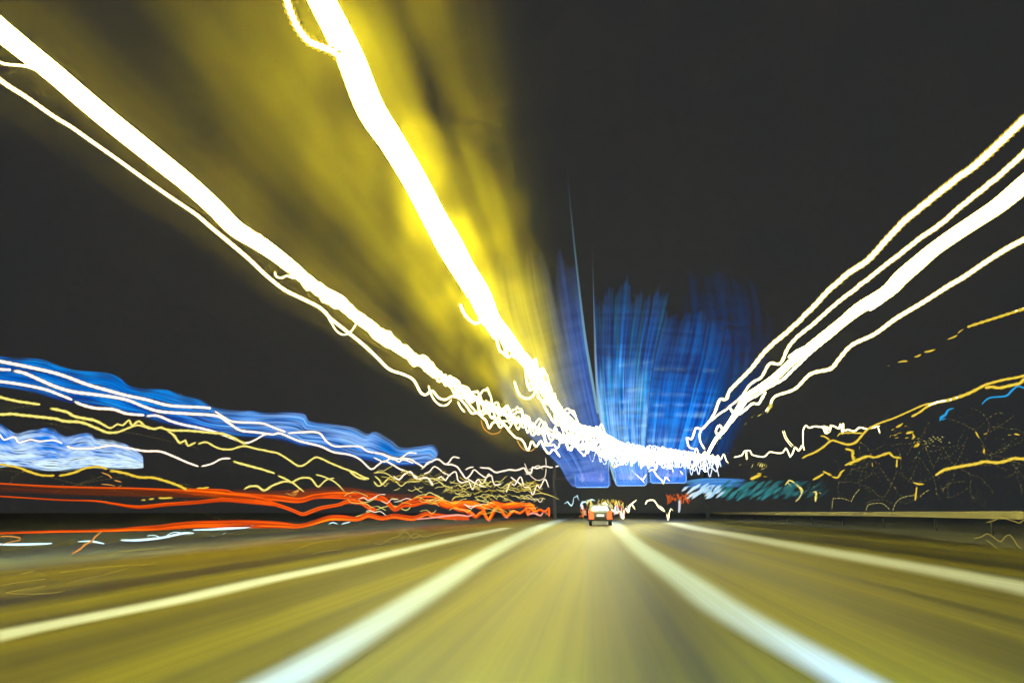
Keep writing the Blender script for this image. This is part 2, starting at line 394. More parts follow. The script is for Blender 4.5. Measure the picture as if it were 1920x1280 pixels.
for txt, b in (("535,-14,18 541,12 548,30 556,48 565,62 580,78 600,87 622,96 640,110", 0.3),
               ("862,567,9 866,578 871,588 880,599 892,606 901,602 900,588 893,574 884,562 876,545", 0.25),
               ("964,713,6 970,732 977,743 988,747 998,743 1004,732 1000,715", 0.2),
               ("951,666,8 946,650 936,630 926,612 915,590", 0.1)):
    s2 = Strokes(); add_strokes(s2, txt, 6.0, "W", b, 0.0, step=3.5, sides=10); s2.build("hooked_strand", M_TRAIL, lamp_mid)
s2 = Strokes(); add_strokes(s2, "1006,738,6 1019,759 1029,774 1041,796 1048,778,5 1054,798 1060,790 1068,804 1077,816 1083,822 / 1000,700,6 1012,716 1020,735 1030,752 1046,770 1060,780 1066,800 1078,806", 6.0, "W", 0.2, 2.0, step=3.0)
s2.build("loose_strand", M_TRAIL, lamp_mid)

L_MAIN = "0,56,42 50,97,40 100,137,38 150,180,38 200,222,38 250,262,37 300,302,36 350,342,34 400,387,33 440,427,32 480,452,30 520,480,26 560,512,24 600,545,22 642,571,24 667,592,21 692,610,22 730,640,20 767,665,18 805,688,14 840,714,10 887,743,8 924,766,7 962,782,6 999,799,5 1037,816,5 1074,831,5 1112,842,4 1150,850,4 1250,862,3"
S = spline(parse("-180,-90,46 -80,-12,44 " + L_MAIN)[0], 6.0); st = Strokes()
st.tube(*run_on(S, depths(S, 8.2, mono=95), 0.8), HOT, HOT_RIM, sides=14, bead=0.015)
lamp_left = tag(st.build("lamp_light_trail", M_LAMP), "broad white light trail with a forked tip, from the upper left corner downwards", "light trail", "overhead lamp light trails")
Sl = spline(parse(L_MAIN)[0], 3.0)
braid(Sl, 8.2, 6, lambda s, p: 7 + 5 * sstep(560, 760, p[0]) , near_vp, "W", 11.0, lambda p: 6.5 - 3.8 * sstep(700, 1050, p[0]), lo=0.36).build("woven_strand", M_TRAIL, lamp_left)
for txt, b in (("-40,98,7 0,117,7 14,121 45,124 66,131 84,140", 0.1), ("515,508,5 518,518 528,521 538,517 550,521 566,519 580,524", 0.25),
               ("612,583,4 616,596 622,606 630,619 642,627 655,624 665,612 669,603", 0.25), ("598,528,5 612,540 628,548 645,558 655,570 664,584", 0.1),
               ("902,786,1.6 904,796 909,805 919,812 928,813 937,809 942,799 / 969,824,1.6 977,838 986,844 996,845 1003,839", 0.0)):
    for q in txt.split("/"):
        s2 = Strokes(); add_strokes(s2, q, 8.0, "W" if b else "O", b, 0.0, step=3.0); s2.build("hooked_strand", M_TRAIL, lamp_left)
trail("lamp_light_trail", "thin white light trail just below the broad forked one on the left", "light trail",
      "-60,96,12 0,150,12 50,183,11 100,218,10 133,238 167,262 217,297,9 267,333 317,368 367,402,9 393,424 433,457,10 467,486 500,517,9 533,543 567,560,9 600,577,8 620,597 640,613,8 655,625 680,645,8 705,668 730,692,7 755,701 775,712,6 790,737 800,739 810,732 822,745 835,749 847,743,5 861,747 874,760 885,775 894,773 904,782 911,788 917,802 924,792 932,792 937,801 945,797 956,809 967,820 975,822 982,829 990,844 997,827 1005,837 1014,826 1020,839 1029,850,4 1038,842 1050,856",
      8.6, "W", "overhead lamp light trails", 0.1, parts=[("loose_strand", "803,722,4 808,738 816,752 828,760 840,757 847,748 / 858,752,4 864,764 872,772 / 840,720,4 850,732 858,742 872,748 884,762 900,778,4 912,774 922,782 935,790 950,800", "W", 0.2)])
G = "lamp light trails on the right"
R1 = "1940,208,20 1920,224,19 1874,268,18 1834,305,17 1793,336,16 1752,368,16 1712,401,15 1685,425 1657,455,14 1630,485 1590,513,13 1554,544,12 1530,570 1497,603,11 1463,633 1430,663,10 1407,693,9 1370,730,8 1362,748,7 1350,748 1340,773,6 1330,790 1317,803 1305,803,5 1297,823 1288,820 1292,838 1303,842,4"
R2 = "1940,270,15 1920,287,14 1888,317,13 1847,351,13 1806,384,12 1766,418,12 1725,447,11 1685,478,11 1650,505,10 1613,534,10 1563,573,9 1530,603,9 1493,633,8 1477,653,8 1463,681,7 1443,682,7 1427,707,6 1407,720,6 1390,743,5 1367,763 1347,777 1327,793,4 1313,810 1313,827 1322,843,4"
R3 = "1940,330,34 1920,346,33 1874,384,30 1834,411,28 1793,438,27 1752,467,26 1720,494,28 1690,520,28 1663,547,25 1613,577,22 1580,603,18 1547,630,19 1513,655,15 1480,682,13 1453,707,13 1423,727,10 1397,745,9 1377,777,7 1360,803,7 1343,822,6 1330,845,5 1320,867,4 1322,884,3"
R4 = "1940,438,13 1920,449,12 1888,466,12 1847,492,11 1806,520,11 1780,535,11 1730,567,10 1680,597,10 1640,626,9 1597,647,9 1573,673,9 1557,691,9 1520,701,8 1490,729,7 1453,743,6 1444,760,5 1435,771,3"
trail("lamp_light_trail", "highest of the white light trails rising to the right edge", "light trail", R1, 9.5, "W", G, 0.2, 0.5, y0=4.0)
trail("lamp_light_trail", "narrow white light trail with a kink halfway, second below the top one on the right", "light trail", R2, 9.2, "W", G, 0.2, 0.5, y0=4.0)
r3 = trail("lamp_light_trail", "thickest white light trail rising to the right edge, split by small dark gaps", "light trail", R3, 8.8, "M", G, 0.03, y0=4.0, mat=M_LAMP, sides=12,
  parts=[("loose_strand", "1545,640,6 1520,661 1493,687 1467,711,6 1437,728 1420,740 1400,752 1386,772,5 1372,790 1352,812 1340,826 / 1436,733,5 1428,748 1422,757 1410,757 1393,771,5 1383,777 1374,772 1366,760 / 1350,822,4 1342,808 1350,797 1357,812 / 1690,526,8 1660,560 1630,580 / 1560,610,6 1530,640 1500,655 1478,670", "W", 0.25)])
trail("lamp_light_trail", "slim yellow rimmed light trail with soft bends, lowest of the white ones on the right", "light trail", R4, 8.4, "W", G, 0.18, y0=4.0,
  parts=[("flicker", "1447,756,7 1442,766,5 1438,774,2 / 1428,776,2 1420,780,1.5 / 1412,781,1.5 1408,783 / 1400,792,1.5 1396,796", "Y", 0.3)])
trail("broken_light_trail", "amber light trail broken into dashes, alone on the dark sky at the right edge", "light trail",
  "1940,574,6 1920,579,6 1895,587,5 1870,595,5 1835,606,5 1814,613,4 / 1806,617,2.5 1800,621 1796,625 / 1795,628,2.5 1788,632 1777,636,3 / 1753,655,4 1744,658 1733,660,3 / 1727,664,3 1720,668 1714,669 / 1702,677,3 1694,677 1684,679 / 1668,685,2 1664,686", 12, "A", None, 0.3,
  parts=[("white_core", "1940,573,3.5 1920,578,3 1900,584,2", "W", 0)])
trail("lamp_light_trail", "long amber and white light trail sloping up to the right edge above the cyan one", "light trail",
  "1940,697,5 1920,704,5 1904,708 1881,712,5 1851,720,5 1842,724 1819,736,6 1801,743 1778,750,6 1755,755,5 1737,763 1725,772,4 1709,781,4 / 1940,705,6 1920,711,6 1913,718 1892,723,6 1874,727 1860,725,6 1847,727 / 1753,755,4 1732,759 1709,769,3 1675,784 1652,792,3.5 1629,803,4 1617,815,4 1604,829,5 1590,833 1574,829,4 1562,825 1556,827,4 1543,838 1527,848,4 1512,854 1504,859,3 / 1538,817,2 1546,818 1556,825,4 / 1570,818,3 1574,813 1590,811,3 1618,812,3", 13, "A", None, 0.18,
  parts=[("white_core", "1819,736,3 1801,743,4 1778,750,4 1755,754,4 1740,761,2", "W", 0.1)])
trail("lamp_light_trail", "white zigzag light trail stepping up beside a dark bush, right of the middle", "light trail",
  "1650,798,3 1637,801,4 1626,804 1612,801 1602,808,4 1590,805 1582,807 1581,794 1580,812 1576,795 1573,803 1565,799 1558,797 1557,806 1551,800 1551,812 1547,799 1540,800,4 1527,799 1517,802 1512,797 1506,806,3 1506,834,2 1508,843,3 1504,835 1498,845,4 1491,838 1486,850 1482,856,3 1474,840 1468,848 1457,849,3 1443,847 1432,856 1410,852,3 1407,845 1400,844 1400,860 1398,845 1395,846 1391,853 1376,857,3 / 1467,807,1.5 1473,823 1485,838 / 1470,806,1.2 1476,822 1488,836 / 1646,800,3 1650,812 / 1538,799,3 1544,803 1548,812 1558,808", 14, "W", None, 0.2)
trail("amber_light_trail", "thick amber light trail rising gently to the right edge, low over the dark verge", "light trail",
  "1940,858,6 1920,860,6 1901,859,6 1889,863 1870,867,6 1847,865 1831,869,6 1807,873,6 1776,879,6 1764,884 1754,891,4", 14, "A", None, 0.2)
trail("amber_light_trail", "amber light trail with hooked left end and two short drops, right of teal glow", "light trail",
  "1585,841,4 1599,845,6 1598,853 1602,863,6 1592,870 / 1584,872,3 1606,863,6 1626,855,5 1640,857,4 1656,852,5 1668,849,5 1675,856,4 1690,858,4 / 1682,860,3 1681,876,3 / 1635,867,3 1636,874,4", 14, "A", None, 0.25)
trail("amber_light_trail", "short amber tick shaped light trail just right of the teal glow", "light trail",
  "1524,899,4 1534,894 1545,887,4 / 1543,883,3 1559,891,5 / 1560,893,3 1571,895,4 1577,885 1584,880,3", 14, "A", None, 0.25)
trail("cyan_light_trail", "bright cyan wavy light trail at the right edge under the long amber one", "light trail",
  "1940,733,3 1920,727,3 1908,724 1897,732,4 1886,742 1858,745,3 1847,751 1841,758,2", 15, "C", "cyan light trails", 0.1)
trail("cyan_light_trail", "small bright cyan light trail with a barbed end, left of the wavy cyan one", "light trail",
  "1789,765,2.5 1778,768,3 1773,777,5 1765,782,5 1762,789,3 / 1773,778,3 1764,784,2 / 1764,787,2 1774,784,2.5", 15, "C", "cyan light trails", 0.1)
trail("amber_light_fleck", "ragged patch of amber flecks under the long amber trail", "light fleck",
  "1693,793,3 1688,797,4 1680,801,3 / 1676,804,3 1672,806 / 1700,798,2 1696,799 / 1690,811,2.5 1683,812 / 1682,814,3 1676,816,4 / 1684,820,3 1678,821 / 1712,809,5 1700,812,6 / 1703,820,4 1698,821 / 1711,812,4 1714,818,5 1710,823,4 / 1719,828,4 1723,832,5 1716,836,6 1722,836,3 / 1671,815,1.5 1668,820", 14, "A", None, 0.3)
trail("amber_light_fleck", "scatter of tiny pale amber sparks in the dark right of the ragged patch", "light fleck",
  " / ".join("%d,%d,2.5 %d,%d,1.5" % (x, y, x + 3, y + random.choice((-2, 2, 1))) for x, y in ((1742, 821), (1749, 818), (1753, 822), (1759, 824), (1763, 827), (1748, 828), (1766, 818), (1732, 826), (1735, 830), (1738, 836), (1779, 829), (1745, 825), (1757, 819), (1762, 822))), 14, "Y", None, 0.0)
trail("amber_light_fleck", "short amber dash near the right edge above the thick amber trail", "light fleck", "1902,813,3.5 1912,815,3 / 1890,815,2 1896,815", 14, "A", None, 0.0)
trail("amber_light_fleck", "tuft of pale yellow spikes below the white zigzag trail", "light fleck",
  "1420,872,2.5 1424,866,2 / 1424,875,3 1428,867,2 / 1428,876,3 1431,868,2 / 1432,874,2.5 1435,869,2 / 1436,876,2.5 1438,872,2 / 1427,880,2 1434,877 / 1409,877,1.5 1412,869 / 1386,872,1.5 1390,870", 14, "Y", None, 0.2)
trail("amber_light_fleck", "smeared amber patch over the teal glow", "light fleck", "1407,898,4 1416,894,7 1427,889,4 / 1420,887,3 1428,887,2 / 1432,893,2.5 1438,893,2", 14, "A", None, 0.2)
trail("amber_light_fleck", "curled yellow green brush of light standing on the right verge", "light fleck",
  "1472,909,2 1480,900 1486,902 1494,909,4 1502,916,6 1503,924,4 1498,934,2 1491,940,1.5 / 1476,903,2 1484,912,3 / 1524,922,3 1530,922,5 1529,940,4 / 1536,923,4 1540,925,2", 14, "Y", None, 0.25)
trail("amber_light_fleck", "small forked amber light beneath two dotted arcs on the right", "light fleck",
  "1712,904,2.5 1722,907,4 1733,907,2 / 1719,912,2.5 1716,938,3 / 1714,926,3 1718,930 / 1845,840,2.5 1845,850,4 / 1829,808,1.5 1833,816,3 1836,821,3 / 1845,814,3 1851,811,2", 14, "A", None, 0.2)
# dotted lines of flickering lamps
def dotted(text, on=3.0, off=3.0, w=1.6):
    out = []
    for pts in parse(text):
        S = spline(pts, 1.0); i = 0
        while i < len(S) - 2:
            a = int(on * (0.6 + 0.8 * random.random())) + 1; q = S[i:i + a + 1]
            if len(q) > 1: out.append("%.1f,%.1f,%.1f %.1f,%.1f,%.1f" % (q[0][0], q[0][1], w, q[-1][0], q[-1][1], w * 0.7))
            i += a + int(off * (0.6 + 0.8 * random.random())) + 1
    return " / ".join(out)
trail("dotted_light_trail", "net of faint dotted amber arcs crossing over the dark verge on the right", "light trail", dotted(
  "1780,785,1 1805,794 1823,804 1830,812 1840,825 1845,845 1850,858 1865,870 1890,882 / 1900,780,1 1875,798 1855,810 1845,815 / 1735,838,1 1742,855 1747,870 1750,878 / 1765,850,1 1757,862 1750,875 / 1768,838,1 1775,850 1782,864 1795,875 1805,882 / 1682,882,1 1675,900 1668,915 1660,928 1655,932 / 1637,880,1 1632,890 1620,897 1608,905 / 1640,886,1 1647,895 1650,902 / 1622,910,1 1636,918 1645,928 1655,932 / 1686,886,1 1695,893 1705,900 / 1683,938,1 1692,933 1703,929 1714,930 / 1625,942,1 1640,938 1655,936 1670,942 1680,950 / 1768,922,1 1775,908 1795,903 1810,902 / 1808,835,1 1800,855 1790,872 / 1900,870,1 1908,880 1915,890 1920,895 / 1912,868,1 1905,882 1898,890 1885,895"),
  13, "F", None, 0.0)
trail("dotted_light_trail", "row of faint dotted yellow hoops touching the lit barrier on the right", "light trail", dotted(
  "1560,952,1 1561,940 1563,932 / 1565,934,1 1580,934 1592,938 / 1624,956,1 1628,946 1642,943 1656,944 1668,955 / 1674,956,1 1680,942 1692,932 1714,928 / 1596,940,1 1602,928 1612,916 / 1725,930,1 1735,922 1742,918", 4, 1, 2.0), 13, "Y", None, 0.0)
trail("thin_light_trail", "thin pale yellow squiggle over the dark strip at the right edge beneath the barrier", "light trail",
  "1849,979,1.5 1862,976 1872,971 1880,969 1892,974 1903,977 1912,980 1920,974 1940,972 / 1826,1009,1.3 1840,1006 1851,1000 1862,1006 1876,1015 1884,1006 1893,1002 1900,1010 1908,1022 1916,1028 / 1849,1012,1 1858,1018 1868,1028", 10, "F", None, 0.0)

st = Strokes()  # random glowing strokes stand in for light caught on twigs
for k in range(46):
    u = random.uniform(1560, 1900); v = random.uniform(800, 945); a = random.uniform(-1.4, 1.4); p = [(u, v, 1.0)]
    for j in range(random.randint(3, 7)):
        a += random.uniform(-0.5, 0.5); p.append((p[-1][0] + 11 * math.cos(a), p[-1][1] + 11 * math.sin(a), 1.0))
    if max(q[1] for q in p) > 950: continue
    for pts in parse(dotted(" ".join("%.0f,%.0f,1" % (q[0], q[1]) for q in p), 4, 3, 1.0)):
        S = spline(pts, 3.0); st.tube(S, depths(S, 13.5), tuple(x * random.uniform(0.15, 0.6) for x in YEL), FAINT_RIM, sides=4)
tag(st.build("drawn_twig_glint", M_TRAIL), "dim yellow glowing strokes drawn as glints on twigs in the dark on the right", "twig glints", kind="stuff")

# ------------------------------------------------------------------ left side
G = "white light trails on the left blue glow"
T = [("uppermost white light trail on the long blue glow, running in from the left edge", "-20,672,8 0,677,8 50,687 95,697,8 125,706 162,720,8 200,731 237,741 275,749 312,759,7 345,762 375,763 395,765,6 / 402,770,4 420,782,5 437,790 475,792,5 495,794 515,802 535,809,5 / 539,812,4 565,810,5 597,811 612,827,5 627,836 652,836,4 675,837 690,846 715,850,4 735,857 760,862 775,868,3", "P"),
     ("second white light trail on the long blue glow, with a gap near its left end", "-20,690,7 0,692,7 20,693,6 / 25,695,7 45,699,8 75,712 105,725 137,734,8 175,739 212,744 240,750,7 270,762 300,771 350,775,7 405,779 425,790 450,806,6 480,810 512,814,5 525,812 560,826 600,836,5 625,847 655,852 675,861 695,879,4 705,874 720,864 735,870 750,879,4 770,886 785,897,4 802,896 812,908,3", "P"),
     ("third white light trail, in three pieces along the lower edge of the long blue glow", "-20,714,7 0,715,7 37,720 82,729,7 110,739 135,749,6 / 139,752,6 155,759,7 180,765 212,767,7 237,775 270,778,6 / 274,780,5 295,779,6 320,789 345,796,6 375,802 405,810 437,822,5 460,830 477,825,4 495,815,4 510,813", "P"),
     ("white light trail crossing the bright lower blue and white patch at the left", "-20,805,4 0,815,4 7,824 27,819 35,829 57,824,4 75,827 100,825 117,831 / 124,835,5 137,840 175,840,5 207,835 237,839 270,845,5 300,846 325,855,5 350,866 372,874,4 / 377,874,4 397,869 415,860 432,859,4", "P"),
     ]
for lab, tx, sy in T: trail("thin_light_trail", lab, "light trail", tx, 20, sy, G, 0.16)
T = [("beaded yellow light trail just under the long blue glow, broken once then zigzagging", "-20,740,6 0,744,6 25,750 50,755 75,758,5 / 94,765,6 125,772,6 140,780 175,787,6 192,795 207,802,4 220,795 230,797 242,787,4 247,797 260,789 270,797,5 287,804 300,801 317,806,5 350,807 400,811,5 425,815 450,827,5 460,832", "Y"),
     ("beaded yellow light trail that dips before it joins the zigzagging one above", "-20,775,5 0,776,6 25,776 62,780,6 100,784 120,789 150,791,6 175,800 200,810 220,810,5 240,802 260,797,4 282,804,4", "Y"),
     ("ragged yellow light trail falling from the joined pair and running on to the middle left", "312,805,4 325,815,5 337,830 347,825 352,835 367,829,4 / 371,832,4 387,829 410,840 432,842,4 457,836 480,841 505,846,4 522,850 540,861 560,873,4 572,870 590,857 602,859 625,870,4 650,880 665,885 680,893 692,897,4 / 655,883,4 672,895 687,898", "Y"),
     ("yellow light trail with a sharp drop in the middle left, under the ragged one", "437,864,4 462,872,5 490,879 515,887,4 / 521,891,4 540,900 547,904 560,897 580,895,4 590,905 597,912 612,899 627,896,3", "Y"),
     ("short yellow hump shaped light trail above the red trails, left of the middle", "457,917,4 467,912 482,911 496,919,5 512,909 535,902,4 548,904 560,914 570,922,3", "Y"),
     ("thin slanting dotted yellow light trail falling onto the red trails", "592,889,3 612,895,3 630,905 647,922 665,937,2.5", "Y"),
     ("thick yellow light trail under the lower blue patch, sagging before it meets the red trails", "-10,868,4 35,876,4 50,882,5 75,890 102,891,4 / 110,892,4 137,886,5 162,877 185,875 201,879,4 / 206,882,5 232,886,5 260,894 285,895,5 312,902 335,910,5 357,921,6 372,916 392,913,3", "A"),
     ("cluster of short amber dashes on the dark above the upper red trail", "265,937,3 273,936 / 279,936,4 289,934,3 / 297,933,4 312,933 324,933,3", "A"),
     ("tangle of pale amber hooks hanging over the upper red trail at the left", "190,885,1.5 203,890,2 210,897 / 214,900,2 228,903 / 222,912,2.5 228,909,2.5 / 190,907,1.5 205,908 216,911 / 535,923,2 548,928 560,918,4 556,924 550,932 / 545,924,2 556,920,3 562,916,2", "O"),
     ]
for lab, tx, sy in T: trail("yellow_light_trail", lab, "light trail", tx, 18, sy, "yellow light trails on the left", 0.22, 0.3)
trail("dotted_light_trail", "faint dotted yellow lines in the dark between the blue and red light at left", "light trail", dotted(
  "192,795,1 205,797 222,805 235,809 275,817 310,825 350,834 374,842 / 81,792,1 100,795 120,799 141,806 / 20,905,1 24,895 45,882 / 0,880,1 60,887 105,897 150,908 200,916 250,925 280,930 / 100,923,1 130,913 160,905 200,898 240,893 300,892 / 12,768,1 35,763 62,761 / 382,960,1 395,967 415,973 / 335,907,1 358,909 / 150,905,1 190,893 215,880 / 350,912,1 380,925 405,930"), 17, "F", None, 0.0)
G = "yellow zigzag light trails left of the middle"
Z = [("uppermost zigzag light trail of the tangle, ending in a small raised flag", "700,848,3 717,852 735,860 745,860 756,855 766,848 782,849,3 / 790,880,3 805,867 822,861,4 835,870 843,865 849,857 862,858,3 / 700,858,3 712,862 720,866 735,858 748,866 756,859 771,861,4 782,868 794,875 800,868 812,864", "P"),
     ("long zigzag light trail stepping down through the upper part of the tangle", "822,861,4 835,870 845,870 856,874,4 865,885 874,897,4 884,887 889,880,3 901,889 910,895,3 921,891 927,908 940,907,3 / 872,880,3 880,876 888,875", "P"),
     ("toothed light trail through the lower part of the tangle", "818,901,3 827,893 835,901 842,891 854,884,3 859,901 866,904 878,902,3 886,917 891,905 897,899,3 904,906 912,895,3 916,888 921,892", "P"),
     ("flattest light trail, leading right from the tangle to a wire loop", "899,876,3 917,878,4 931,885 953,880,4 968,881 983,877 987,885 996,886 998,875 1007,877,4 1022,873 1032,876,3 1049,872,3 / 990,880,2 997,878 1010,872 1018,880 / 983,867,1.5 992,887 1000,896 1011,900 1021,895 1024,876 1023,857,1.5 / 984,888,1.5 998,888 / 986,884,1.5 1000,883", "P"),
     ("zigzag light trail with a deep pointed fall, nearest to the middle", "949,923,3 957,904,3 964,910 976,893,3 983,913 992,912 999,927,3 1007,908 1012,915 1022,897,3 1029,913,2 / 957,894,3 976,907,3 985,912", "P"),
     ("zigzag light trail beginning with two teeth at the lower left of the tangle", "737,891,3 748,899,4 756,891 769,884,4 781,897 801,895,4 806,902 812,909,3 / 794,889,3 805,884 814,874 825,880 831,886,3 845,892 / 876,897,3 890,905 902,910 912,912", "P"),
     ("fine yellow light trail with one low dip, under the tangle on the left", "700,886,2 721,886 737,895,2 752,910 764,902 782,902 800,896,2 820,900 835,911 850,914,2", "Y"),
     ("doubled yellow V shaped light trail at the left foot of the tangle", "700,902,3 709,911,3 719,906 732,893,2 / 702,892,3 712,900 716,908,3 726,898", "Y"),
     ("fine yellow light trail rising to a point over the red trails", "660,970,1.3 690,960 720,950 740,948 761,956 775,945 797,928 806,923,2 818,928 830,936,3 845,943 855,944,3", "Y")]
for i, (lab, tx, sy) in enumerate(Z): trail("zigzag_light_trail", lab, "light trail", tx, 16 + 0.3 * i, sy, G, 0.22, 0.5, parts=())
st = Strokes()
for k in range(110):                                              # glittering tangle over the red lights
    u = 700 + 300 * random.random() ** 0.7; v = 903 + (u - 790) * 0.10 + random.gauss(0, 11); p = [(u, v, 0.7 + 1.1 * random.random())]
    for j in range(random.randint(2, 5)): p.append((p[-1][0] + random.uniform(3, 9), min(950, p[-1][1] + random.uniform(-6, 6))))
    S = spline([q if len(q) == 3 else (*q, 1.2) for q in p], 2.5); st.tube(S, depths(S, 9, ymax=90), *STY[random.choice("YYYAF")], sides=5, bead=0.2)
for k in range(34):
    u = random.uniform(640, 1000); v = random.uniform(928, 964); p = [(u, v, 1.0)]
    for j in range(random.randint(2, 5)): p.append((p[-1][0] + random.uniform(6, 14), min(972, p[-1][1] + random.uniform(-8, 8)), random.uniform(0.7, 1.6)))
    S = spline(p, 2.5); st.tube(S, depths(S, 8.0, ymax=80), *STY[random.choice("YPAY")], sides=5, bead=0.2)
tag(st.build("tangled_light", M_TRAIL), "dense glittering tangle of short yellow lights above and among the red trails, left of middle", "light tangle", kind="stuff")

# zigzag white lights massed over the middle
G = "white zigzag lights massed over the middle of the road"
for k in range(38):
    u0 = 1040 + 255 * random.random() ** 0.7; v0 = 838 + (u0 - 1020) * 0.07 + random.uniform(-18, 14)
    p = [(u0, v0, random.uniform(1.2, 2.4))]; L = random.randint(8, 18); sl = random.uniform(0.0, 0.12); dv = 1
    for j in range(L):
        p.append((p[-1][0] + random.uniform(4, 9), v0 + sl * (p[-1][0] - u0) + random.uniform(4, 19) * dv, p[0][2])); dv = -dv if random.random() < 0.8 else dv
    p = [q for q in p if q[0] < 1352]
    p = [(a, max(812 + (a - 1060) * 0.155, b), c) for a, b, c in p]
    if len(p) < 3: continue
    S = spline(p, 2.5); st = Strokes(); st.tube(S, depths(S, 7.4 + 0.05 * k, ymax=105), *STY["B" if k % 3 else "W"], sides=6, bead=0.25)
    tag(st.build("zigzag_light_trail", M_TRAIL), "white zigzag light tangled with others in the bright mass over the road", "light trail", G)
trail("zigzag_light_trail", "white sawtooth light trail leaving the bright mass on its right", "light trail",
      "1290,845,3 1300,852 1306,840 1313,858 1322,846 1330,866 1336,852 1341,868 1346,853,2.5 1351,862 1357,851 1362,864,2.5 1366,868", 9, "W", G, 0.1)
trail("zigzag_light_trail", "white light with drips that hang low over the second blue panel", "light trail",
      "1178,876,3 1188,885 1197,893 1205,900 1209,906,3 / 1205,900,2.5 1212,888 / 1216,884,3 1224,880 1232,892 1241,900 1244,908,3.5 / 1245,905,2.5 1248,894,3 1256,902,2.5 / 1250,880,3 1258,872 1262,886 / 1275,882,2.5 1281,890,2", 9, "W", G, 0.25)

# ------------------------------------------------------------------ red tail light trails on the left
def red_bundle(name, label, strokes, R, n, seed, base=(1.7, 0.17, 0.004), group="red tail light trails"):
    st = Strokes()
    for si, pts in enumerate(parse(strokes)):
        S0 = spline(pts, 5.0)
        for k in range(n):
            e = (k + 0.5) / n * 2 - 1
            S = []; acc = 0
            for i, p in enumerate(S0):
                q = S0[min(i + 1, len(S0) - 1)]; o = S0[max(i - 1, 0)]; tx, ty = q[0] - o[0], q[1] - o[1]; L = math.hypot(tx, ty) or 1
                if i: acc += math.hypot(p[0] - S0[i - 1][0], p[1] - S0[i - 1][1])
                off = p[2] * 0.5 * (e * 0.85 + 0.45 * nz(acc * 0.012, k * 3.7 + seed, si))
                S.append((p[0] - ty / L * off, p[1] + tx / L * off, max(1.0, p[2] / n * 2.0)))
            bk = 0.5 + 1.0 * abs(nz(k * 1.9 + 0.37, seed * 2.0, 3)) * 2
            def cf(t, i, k=k, bk=bk):
                g = bk * (0.75 + 0.5 * nz(t * 9, k * 2.3, seed)); c = (base[0] * g, base[1] * g * (0.7 + 0.5 * g), base[2]); return (*c, 1), tuple(x * 0.55 for x in c)
            st.tube(S, depths(S, R * (1 + 0.01 * k)), None, None, sides=5, cf=cf)
    return tag(st.build(name, M_TRAIL), label, "light trail", group)
red_bundle("red_light_trail", "upper red light trail, thin at the left edge and swelling towards the middle left",
  "-20,905,2 0,906,2 100,912,3 175,914,3 287,917,4 350,922,8 425,929,11 480,936,15 502,941,10 525,948,8 547,956,7 567,964,7 580,960,7 602,952,7 635,946,7 652,940,8 677,942,8 690,950,8 705,957,8 / 350,917,3 420,921,8 440,927,10 515,933,12 560,938,10 590,931,10 627,927,13 665,929,14 710,933,13 727,942,10 740,955,9 755,947,10 775,943,16 797,938,16 820,940,16 832,946,12 845,949,9", 11, 12, 1.0)
red_bundle("red_light_trail", "middle red light trail that sags in a shallow V and joins the upper one",
  "-20,929,1.6 0,930,2 100,936,2 175,939,3 212,944,4 260,950,6 312,945,6 362,941,6 400,938,7 425,937,8 480,941,9 520,946,6", 11, 5, 2.0)
red_bundle("red_light_trail", "lowest red light trail, running along the dark verge just above the road",
  "-20,999,3 0,999,3 100,996,4 195,994,5 250,991,7 300,988,10 362,982,14 425,982,13 480,982,15 527,984,13 555,986,9 580,982,9 615,971,11 640,970,11 670,972,9 690,965,11 715,971,9 740,967,10 775,971,9 800,962,9 815,966,10 852,970,8 880,972,6", 10, 12, 3.0)
red_bundle("red_light_trail", "tangled red light trail looping in zigzags up to the end of the road's left edge",
  "822,940,13 839,947,12 859,945,12 887,945,12 906,951,9 925,945,10 944,949,9 962,947,10 981,947,8 996,947,7 1003,955,5 / 845,949,6 860,955,6 876,958,6 884,963,6 892,969,5 900,962,5 909,958,5 / 904,951,6 916,974,5 932,951,6 949,968,5 962,958,5 975,962,4 990,952,5 1003,960,4 1012,955,4 1022,960,4 1029,952,3 1029,968,3 / 985,950,4 990,966,3 997,948,4 1008,966,3", 9, 4, 4.0)
trail("pink_light_trail", "pale pink light trail under the red tangle, on the road's left edge", "light trail",
  "780,973,2.5 812,970,3 835,967,4 859,965,4 880,967,3 890,962,2 / 850,972,3 856,976,3 / 912,972,3 918,977,4 / 945,969,3 953,970,3 / 990,965,3 1000,961,4 1014,966,3 1020,957,3 1027,964,2", 9, "R", None, 0.15)
trail("cool_light_trail", "pale blue white light strip on the black verge at the far left edge", "light trail", "-20,1019,4 0,1020,4 40,1020,5 80,1019,4 98,1018,2", 12, "K", "cool white light strips by the left verge", 0.0)
trail("cool_light_trail", "tiny pale blue white light strip crossed by an orange squiggle, on the left verge", "light trail", "145,1015,1.5 165,1014,3 178,1015,4 196,1019,2", 12, "K", "cool white light strips by the left verge", 0.0)
trail("cool_light_trail", "longest pale blue white light strip, right under the lowest red trail", "light trail",
      "226,1012,3 260,1012,5 300,1008,5 325,1003,5 345,999,5 364,999,2 / 361,993,2 395,992,4 430,990,5 462,988,4 475,985,2 / 495,986,2 520,986,3 548,985,2 / 275,1004,1.5 290,1003 305,1008 318,1000 330,997 342,999 / 397,1005,1.5 403,1004 / 417,1001,2 424,998 / 616,982,2 624,979 633,982 / 640,982,2 648,980 657,978", 11, "K", "cool white light strips by the left verge", 0.05)
trail("orange_light_trail", "beaded orange light squiggle hanging below the lowest red trail at the left", "light trail",
      "135,1038,2.5 150,1029,3.5 160,1020,3.5 172,1014,3 178,1006,3 186,1000,2 196,990,1.5 / 0,1005,2 20,1005,2 38,1008,2.5 37,1012,2 22,1015,2 0,1021,1", 11, "O", None, 0.4)
